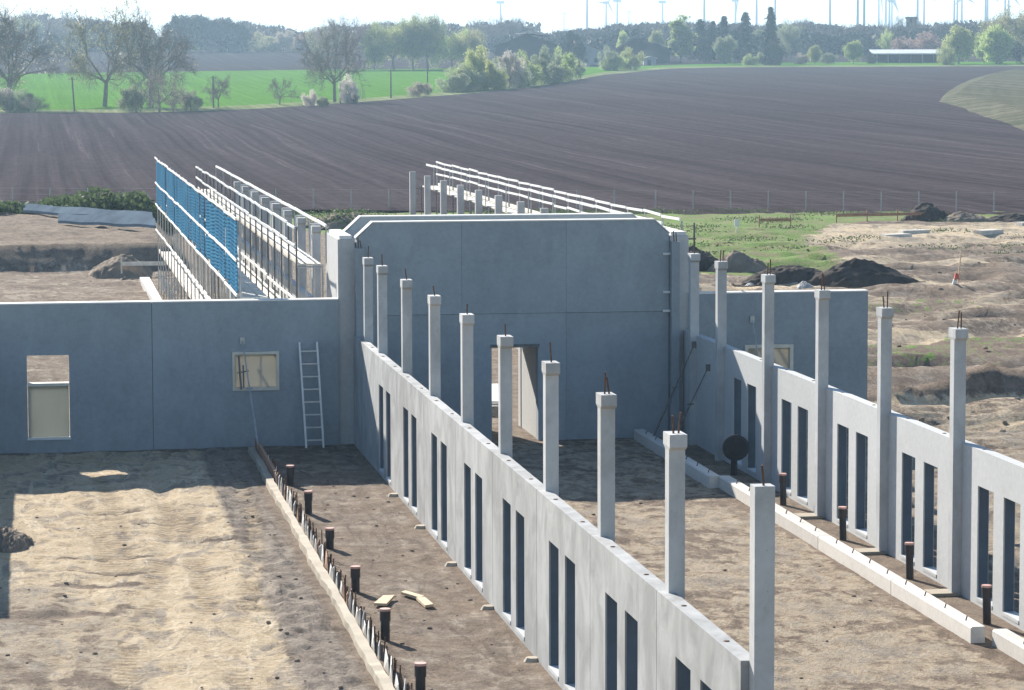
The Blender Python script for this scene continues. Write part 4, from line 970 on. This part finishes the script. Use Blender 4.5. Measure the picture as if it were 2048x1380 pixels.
# farm surroundings
for (px, yt, k, leaf, sd, wd, lab, dd) in [
    (1362,30,'column','spring',1,1.55,'broad pale green poplar beside the right barn',1010),(1145,63,'round','dark',1,.75,'dark evergreen between barn and house',985),(1160,80,'round','dark',2,.7,'lower dark evergreen leaning over the house roof',958),
    (1248,62,'round','spring',3,.6,'light green tree behind the right barn roof',1060),(1312,60,'round','yellowgreen',2,.7,'small yellow-green tree behind the barn ridge',1060),
    (1400,38,'conifer','needle',1,1.1,'ragged dark conifer right of the pale poplar',1020),(1425,42,'conifer','needle',2,1.0,'dark conifer with broken top second from the poplar',1040),(1447,32,'conifer','needle',3,1.2,'broad pointed conifer in the middle of the group',1030),
    (1490,24,'conifer','needle',1,1.1,'tall conifer with a ragged crown left of the highest',1030),(1470,60,'conifer','dark',2,1.5,'low broad dark conifer in front of the group',1010),(1415,60,'round','dark',3,1.0,'dark rounded evergreen next to the poplar',1015),
    (1540,14,'conifer','needle',2,.85,'highest and slimmest dark spruce on the skyline',990),(1545,88,'bush','dark',1,.9,'dark bush at the foot of the highest spruce',960),
    (1515,60,'round','grey_green',1,.8,'grey-green tree between the two tallest conifers',1040),(1580,42,'leafing','grey_green',2,.7,'pale grey-green tree right of the highest spruce',1050),(1450,72,'round','grey_green',3,1.0,'soft greyish tree low before the conifers',985),
    (1628,92,'round','yellowgreen',1,.9,'small yellowish tree alone on the grass strip',975),(1705,82,'round','spring',2,1.0,'round green tree left of the long shed',975),(1500,110,'bush','spring',1,1.1,'low bright green bush below the conifers',962),(1525,105,'bush','grey_green',2,1.0,'low grey bush beside the highest spruce',962),
    (1600,108,'bush','buds_brown',3,1.1,'low brown shrub left of the yellowish tree',980),(1655,108,'bush','grey_green',2,1.3,'flat grey shrub between the two small round trees',985),(1740,110,'bush','dark',1,1.0,'dark shrub at the left end of the long shed',985),
    (1915,54,'round','yellowgreen',1,1.1,'bright yellow-green round tree right of the long shed',970),(1890,90,'bush','yellowgreen',3,.8,'drooping light bush hiding the right shed end',958),(1990,52,'round','spring',3,1.1,'broad light green tree second from the right border',975),(1965,62,'round','spring',2,.8,'light green crown merging between two broad trees',985),
    (2040,20,'leafing','buds_olive',1,.9,'tall olive tree cut by the right border',990),(2030,85,'round','dark',2,1.0,'dark tree below the olive one at the right border',985),(1775,60,'leafing','spring',2,.45,'slim light green tree behind the long shed',1080),(1830,70,'bush','buds_pink',1,1.6,'rust-coloured shrubs behind the long shed roof',1040)]:
    plant(k, sd, leaf, px, 135, yt, lab, G4_ if k == 'conifer' else G5_, d=dd, wide=wd, name='bush' if k == 'bush' else ('conifer' if k == 'conifer' else 'tree'), cat='bush' if k == 'bush' else 'tree')

# woods far behind: one mass each
def wood(name, px0, px1, d0, d1, top, leaf, label, n, seed, s0=.5, s1=1.3, nt=160, rad=7.0, twig=.25):
    """a mass of separate rounded crowns; only the mass is one object"""
    rs = np.random.RandomState(seed); tx, ty = zip(*top)
    u = rs.uniform(px0, px1, nt); dd = rs.uniform(d0, d1, nt); zb = np.interp(dd, TP[:,0], TP[:,1])
    zt2 = HC+(132-(np.interp(u, tx, ty)+rs.exponential(5, nt)))/6000*dd; hh = np.maximum(zt2-zb, 5)
    l = (u-1024)/6000*dd; cx = l*ca+dd*sa; cy = -l*sa+dd*ca; R_c = rad*rs.uniform(.6,1.25,nt)
    i = rs.randint(0, nt, n); v = rs.normal(size=(n,3)); v /= np.linalg.norm(v, axis=1)[:,None]
    lob = .75+.5*vnoise(v[:,0]*2.5+i*3.1, v[:,2]*2.5+i*1.7); rr = rs.uniform(.35,1,n)**.5*lob
    z = zb[i]+hh[i]*(.52+.48*np.clip(v[:,2]*rr, -1, 1)); P_ = np.stack([cx[i]+v[:,0]*rr*R_c[i], cy[i]+v[:,1]*rr*R_c[i], z], -1)
    V2, F2 = quads(P_, rs.uniform(s0, s1, n), rs); k = int(n*twig)
    i = rs.randint(0, nt, k); v = rs.normal(size=(k,3)); v[:,2] = abs(v[:,2])+.3; v /= np.linalg.norm(v, axis=1)[:,None]
    Pt = np.stack([cx[i]+v[:,0]*R_c[i], cy[i]+v[:,1]*R_c[i], zb[i]+hh[i]*(.52+.5*v[:,2])], -1); V1, F1 = quads(Pt, np.full(k,.10), rs, elong=15, dirs=v)
    V = np.concatenate([V2, V1]); F = np.concatenate([F2, F1+len(V2)])
    me = np_mesh(name, V, F, FM[leaf]); me.materials.append(M['bark']); idx = np.zeros(len(F), np.int32); idx[len(F2):] = 1; me.polygons.foreach_set('material_index', idx)
    o = bpy.data.objects.new(name, me); C.objects.link(o); return tag(o, label, 'wood', kind='stuff')
FM['wood_brown'] = foliage('leafless_wood', (.07,.055,.05), (.19,.155,.13), .2, .05)
FM['wood_green'] = foliage('mixed_wood', (.045,.055,.035), (.15,.16,.08), .25, .05)
FM['wood_dark'] = foliage('dark_wood', (.02,.03,.025), (.09,.09,.065), .2, .04)
sky_l = [(-900,35),(0,40),(100,22),(200,40),(330,45),(400,30),(480,42),(540,50),(600,62),(650,55),(720,45),(800,45),(880,50),(960,48),(1040,42),(1090,66),(1160,66),(1230,52),(1300,50),(1400,50)]
sky_r = [(1000,62),(1100,66),(1180,60),(1240,50),(1340,48),(1400,48),(1500,52),(1560,50),(1600,46),(1640,52),(1680,56),(1760,54),(1860,52),(1930,46),(2000,48),(2048,38),(3000,35)]
wood('woodland', -900, 1100, 1235, 1330, sky_l, 'wood_brown', 'brown leafless wood on the left skyline', 42000, 3, nt=190, rad=9)
wood('woodland', -900, 1100, 1212, 1228, [(a, b+26) for a, b in sky_l], 'wood_green', 'grey-green undergrowth before the left wood', 22000, 4, .4, 1.0, nt=200, rad=6)
wood('woodland', 1000, 3000, 1190, 1300, sky_r, 'wood_brown', 'greyish leafless wood closing the right skyline', 46000, 5, nt=260, rad=8)
wood('woodland', 1000, 3000, 1120, 1170, [(a, b+9) for a, b in sky_r], 'wood_dark', 'dark mixed wood behind farm and sheds', 46000, 6, .4, 1.2, nt=260, rad=7)
plant('bare', 2, 'buds_brown', 985, 130, 30, 'wide bare tree on the skyline behind the big barn', G3_, d=1180, wide=1.0)
plant('bare', 5, 'buds_brown', 1025, 130, 34, 'second wide bare tree on the skyline behind the big barn', G3_, d=1185, wide=1.0)
plant('bare', 6, 'buds_brown', 1800, 110, 34, 'bare tree poking over the right wood', G5_, d=1190, wide=.9)
plant('bare', 1, 'buds_brown', 1985, 110, 32, 'bare spreading tree on the right skyline', G5_, d=1190, wide=1.0)
plant('bare', 4, 'buds_brown', 1600, 110, 38, 'bare tree on the skyline right of the highest spruce', G5_, d=1190, wide=1.1)
plant('bare', 2, 'buds_brown', 100, 112, 5, 'bare crown towering over the left wood', G3_, d=1215, wide=1.0)

# weeds at the left back and around the fence
def weeds(name, spots, leaf, label, seed, n=5000, s=(.06,.16)):
    rs = np.random.RandomState(seed); Ps = []
    for (x, y, rx, ry, h) in spots:
        k = int(n/len(spots)); q = rs.normal(size=(k,2))*.5; q = q[(q**2).sum(1) < 1.2]; z = rs.rand(len(q))**.8*h*(1-.6*np.clip((q**2).sum(1), 0, 1))*(0.6+.8*rs.rand(len(q)))
        Ps.append(np.stack([x+q[:,0]*rx, y+q[:,1]*ry, np.array([gz(x+a*rx, y+b*ry) if y+b*ry < 212 else 0 for a, b in q])+z], -1))
    P_ = np.concatenate(Ps); V, F = quads(P_, rs.uniform(s[0], s[1], len(P_)), rs, elong=1.5)
    o = bpy.data.objects.new(name, np_mesh(name, V, F, FM[leaf])); C.objects.link(o); return tag(o, label, 'weeds', kind='stuff')
weeds('weeds', [(-4,187,3,4,1.15),(-1,188,2.4,4,.8),(1.5,188,2.2,4,1.1),(3.6,187,2.4,4,1.4),(6.2,187,2.4,4,1.15),(8.6,188,2.4,4,1.0),(10.5,190,2.5,4,.6)], 'weeds', 'tall dark green weeds along the far edge of the left yard', 31, 30000, (.05,.12))
weeds('weeds', [(19.6,188.5,3.0,2.0,.9)], 'weeds', 'weeds growing on the mound above the gable', 32, 2200, (.03,.07))
gr = []
rr_ = random.Random(5)
for k in range(46): gr.append((rr_.uniform(30,60), rr_.uniform(150,205), 2.2, 2.0, .2))
weeds('weeds', gr, 'weeds', 'low tufts of grass on the green patch', 33, 9000, (.02,.045))
gr = [(rr_.uniform(10,90), rr_.uniform(199,209), 3.5, 2, .3) for k in range(44)]
weeds('weeds', gr, 'weeds', 'dry grass fringe along the wire fence', 34, 14000, (.02,.05))

# ------------------------------------------------------------------ farm buildings
def house(name, px0, px1, d, depth, yeave, yridge, label, cat, wall, roof, group='farm buildings', skew=0.0, ridge_px=None, openings=(), ybase=None, panels=()):
    """gable end faces the viewer; ridge runs away"""
    p0, p1 = at(px0, d), at(px1, d+skew); zb = p0.z-.5
    ax = (p1-p0); ax.z = 0; wdt = ax.length; ax.normalize(); ay = Vector((-ax.y, ax.x, 0))
    ze, zr = ztop(yeave, d), ztop(yridge, d); t = thing(name, tuple(p0.lerp(p1,.5)), label, cat, group)
    rx = .5 if ridge_px is None else (ridge_px-px0)/(px1-px0)
    def W(u, v, z): q = p0+ax*u+ay*v; return (q.x, q.y, z)
    mb = MB(); b = [W(0,0,zb),W(wdt,0,zb),W(wdt,0,ze),W(wdt*rx,0,zr),W(0,0,ze),W(0,depth,zb),W(wdt,depth,zb),W(wdt,depth,ze),W(wdt*rx,depth,zr),W(0,depth,ze)]
    mb.v = b; mb.f = [(0,1,2,3,4),(9,8,7,6,5),(1,6,7,2),(5,0,4,9),(2,7,8,3),(3,8,9,4)]; mb.build('wall', wall, t)
    rf = MB(); o_ = .5
    for (ua, za, ub, zb_) in ((-o_, ze-.12, wdt*rx, zr+.15), (wdt*rx, zr+.15, wdt+o_, ze-.12)):
        rf.hexa([W(ua,-o_,za),W(ub,-o_,zb_),W(ub,depth+o_,zb_),W(ua,depth+o_,za),W(ua,-o_,za+.25),W(ub,-o_,zb_+.25),W(ub,depth+o_,zb_+.25),W(ua,depth+o_,za+.25)])
    rf.build('roof', roof, t)
    for (u0, u1, z0, z1, nm, m_) in openings:
        MB().hexa([W(u0*wdt,-.12,p0.z+z0),W(u1*wdt,-.12,p0.z+z0),W(u1*wdt,-.01,p0.z+z0),W(u0*wdt,-.01,p0.z+z0),W(u0*wdt,-.12,p0.z+z1),W(u1*wdt,-.12,p0.z+z1),W(u1*wdt,-.01,p0.z+z1),W(u0*wdt,-.01,p0.z+z1)]).build(nm, m_, t)
    return t
house('barn', 992, 1128, 1010, 34, 95, 71, 'big dark barn with a partly white-shining roof behind the hedge', 'barn', M['barnwall'], M['roof_dark'], ridge_px=1052, openings=[(.3,.5,0,5,'door',M['barnwall'])])
t = thing('roof_sheeting', tuple(at(1082,1012)), 'white sheeting lying on the roof of the big barn', 'sheeting')
za, zb_ = ztop(71,1012)+.75, ztop(77,1012)+.75; a, b = at(1054,1012), at(1112,1012)
MB().hexa([(a.x,a.y,za-.1),(b.x,b.y,zb_-.1),(b.x,b.y+22,zb_-.1),(a.x,a.y+22,za-.1),(a.x,a.y,za),(b.x,b.y,zb_),(b.x,b.y+22,zb_),(a.x,a.y+22,za)]).build('sheet', M['roof_pale'], t)
house('farmhouse', 1158, 1214, 965, 16, 104, 84, 'small grey farmhouse with a reddish tiled roof', 'house', M['housewall'], M['roof_red'], ridge_px=1150, openings=[(.2,.32,1,2.4,'window',M['glass']),(.55,.67,1,2.4,'window',M['glass']),(.8,.9,0,2.2,'door',M['barnwall'])])
house('barn', 1238, 1340, 1000, 34, 100, 78, 'broad dark blue barn with a shallow roof left of the poplar', 'barn', M['barnwall'], M['roof_dark'], ridge_px=1268, openings=[(.45,.7,0,4.5,'door',M['glass'])])
house('shed', 1288, 1312, 968, 5, 118, 116, 'tiny pale hut in front of the broad dark barn', 'shed', M['housewall'], M['roof_pale'], openings=[(.3,.6,0,1.8,'door',M['barnwall'])])
t = thing('open_shed', tuple(at(1815,1000)), 'long low open shed with a pale flat roof', 'shed', 'farm buildings')
a, b = at(1752,995), at(1888,995); z0 = a.z; ax = (b-a).normalized(); ay = Vector((-ax.y,ax.x,0)); zr0, zr1 = ztop(111,995), ztop(103,995)
def W(u, v, z): q = a+ax*u+ay*v; return (q.x, q.y, z)
wd = (b-a).length
MB().hexa([W(-1.5,-1,zr0),W(wd+1,-1,zr0),W(wd+1,9,zr1),W(-1.5,9,zr1),W(-1.5,-1,zr0+.3),W(wd+1,-1,zr0+.3),W(wd+1,9,zr1+.3),W(-1.5,9,zr1+.3)]).build('roof', M['roof_pale'], t)
MB().hexa([W(0,8,z0-1),W(wd,8,z0-1),W(wd,8.3,z0-1),W(0,8.3,z0-1),W(0,8,zr1-.2),W(wd,8,zr1-.2),W(wd,8.3,zr1-.2),W(0,8.3,zr1-.2)]).build('back_wall', M['barnwall'], t)
for i in range(7):
    u = wd*i/6; MB().hexa([W(u-.15,0,z0-1),W(u+.15,0,z0-1),W(u+.15,.3,z0-1),W(u-.15,.3,z0-1),W(u-.15,0,zr0),W(u+.15,0,zr0),W(u+.15,.3,zr0+.05),W(u-.15,.3,zr0+.05)]).build('post', M['housewall'], t)
t = thing('hut', tuple(at(472,1185)), 'small dark hut at the edge of the far ploughed field', 'hut', 'farm buildings')
q = at(472,1185); MB().box(q.x-2.2,q.x+2.2,q.y,q.y+3,q.z-.5,q.z+3).build('wall', M['barnwall'], t); MB().hexa([(q.x-2.5,q.y-.3,q.z+3.01),(q.x+2.5,q.y-.3,q.z+3.01),(q.x+2.5,q.y+3.3,q.z+3.01),(q.x-2.5,q.y+3.3,q.z+3.01),(q.x-2.5,q.y-.3,q.z+3.3),(q.x+2.5,q.y-.3,q.z+3.3),(q.x+2.5,q.y+3.3,q.z+3.7),(q.x-2.5,q.y+3.3,q.z+3.7)]).build('roof', M['roof_dark'], t)
q = at(1822,1200); t = thing('chimney', (q.x,q.y,q.z), 'dark square brick chimney rising above the right wood', 'chimney'); zt_ = ztop(37,1200)
MB().box(q.x-1.7,q.x+1.7,q.y,q.y+3,q.z,zt_-.8).build('shaft', M['barnwall'], t); MB().box(q.x-2,q.x+2,q.y-.3,q.y+3.3,zt_-.79,zt_).build('cap', M['barnwall'], t)

# utility poles
for (px, yb, yt, lab) in [(153,220,152,'leaning wooden pole before the green field, left of the leaning tree'),(430,214,150,'wooden pole beside the small bare tree'),(784,196,138,'wooden pole standing free before the green field'),(857,188,137,'wooden pole beside the wind-bent dark bush'),(683,206,142,'wooden pole half hidden by the tall blossoming bush')]:
    d_ = dy(yb); q = at(px, d_); zt_ = ztop(yt, d_); lean = -.35 if px == 153 else 0
    t = thing('utility_pole', (q.x,q.y,q.z), lab, 'pole', 'wooden poles along the field path')
    MB().tube((q.x,q.y,q.z-.3),(q.x+lean,q.y,zt_),.17,.12,7).build('mast', M['bark'], t)
    MB().bar((q.x+lean-.5,q.y,zt_-.35),(q.x+lean+.5,q.y,zt_-.35),.12,.12).build('crossarm', M['bark'], t)

# wind turbines
def turbine(i, px, yhub, d, rot, phase, dark=False, blade=.36, wmul=1.0):
    zb = zt(d)-2; zh = ztop(yhub, d); q = at(px, d, zb); H_ = zh-zb
    t = thing('wind_turbine', (q.x,q.y,q.z), '%s wind turbine mast counted from the left along the skyline%s' % (ORD[i], ', darkest and thickest' if dark else ''), 'wind turbine', 'wind turbines on the skyline')
    m = M['turbdark'] if dark else M['turb']; r = 1.3*wmul
    MB().tube((q.x,q.y,zb),(q.x,q.y,zh),r*1.15,r*.62,12).build('tower', m, t)
    ax_ = Vector((math.sin(rot), -math.cos(rot), 0)); side = Vector((math.cos(rot), math.sin(rot), 0)); hub = Vector((q.x,q.y,zh+1))+ax_*4
    MB().bar(Vector((q.x,q.y,zh+1))-ax_*5, hub, 3.2, 3.4).build('nacelle', m, t)
    L = H_*blade
    for k in range(3):
        a = phase+2*math.pi*k/3; dr = side*math.sin(a)+Vector((0,0,1))*math.cos(a); pr = side*math.cos(a)-Vector((0,0,1))*math.sin(a)
        mb = MB(); ww = 1.6; 
        A_ = [hub-pr*.6-ax_*.3, hub+pr*.6-ax_*.3, hub+pr*.6+ax_*.3, hub-pr*.6+ax_*.3]; md = hub+dr*L*.25; B_ = [md-pr*.9-ax_*.15, md+pr*1.3-ax_*.15, md+pr*1.3+ax_*.15, md-pr*.9+ax_*.15]; e = hub+dr*L; E_ = [e-pr*.2-ax_*.05, e+pr*.2-ax_*.05, e+pr*.2+ax_*.05, e-pr*.2+ax_*.05]
        mb.hexa(A_+B_); mb.hexa(B_+E_); mb.build('blade', m, t)
tl = [(1003,8,3600,1.2,.4,0,1),(1129,30,6000,.9,.9,0,.8),(1175,-22,2700,.5,.2,0,1),(1213,9,3500,.4,.5,0,1),(1235,5,3500,1.2,.1,0,1),(1258,26,6000,1.2,.1,0,.8),(1325,8,3700,1.3,3.3,0,1),(1408,-30,2600,.8,1,0,1),(1470,5,3500,.5,-.9,0,1),(1512,-18,2700,.5,2.3,0,1),(1549,-26,2600,1,.4,0,.9),(1658,-32,2500,.7,.6,0,1),(1713,-40,2400,.7,.9,1,1.0),(1726,-48,2300,.7,.3,1,1.0),(1755,3,3500,.6,.9,0,.9),(1769,0,3100,1.0,.2,0,1),(1776,2,3200,.4,.5,0,1),(1781,6,3500,.7,2.6,0,.9),(1832,-30,2700,.6,.9,0,1),(1845,-10,2800,.4,2.3,0,.9),(1905,-14,2900,.8,.1,0,.9),(1911,-20,2900,.5,.9,0,.8),(1920,0,3100,.3,2.0,0,1),(1967,-16,2800,.8,.4,0,.9),(1971,-6,2900,.4,2.2,0,1),(2006,-18,2900,.8,.1,0,.9),(2013,-4,3000,.4,2.3,0,1)]
for i, (px, yh, d, rot, ph, dk, wm) in enumerate(tl): turbine(i, px, yh, d, rot, ph, bool(dk), .34 if yh > -5 else .30, wm*d/2900)

# ------------------------------------------------------------------ haze
hm = bpy.data.materials.new('haze_air'); hm.use_nodes = True; n = hm.node_tree; n.nodes.clear()
o_ = n.nodes.new('ShaderNodeOutputMaterial'); pv = n.nodes.new('ShaderNodeVolumePrincipled')
pv.inputs['Color'].default_value = (.52,.76,1.0,1); pv.inputs['Density'].default_value = .00019; pv.inputs['Anisotropy'].default_value = .35
n.links.new(pv.outputs[0], o_.inputs['Volume'])
hz = MB().box(-3500, 6500, -60, 9000, -2.5, 140).build('haze', hm); tag(hz, kind='stuff')

for o in bpy.data.objects:
    if '_o' in o: del o['_o']
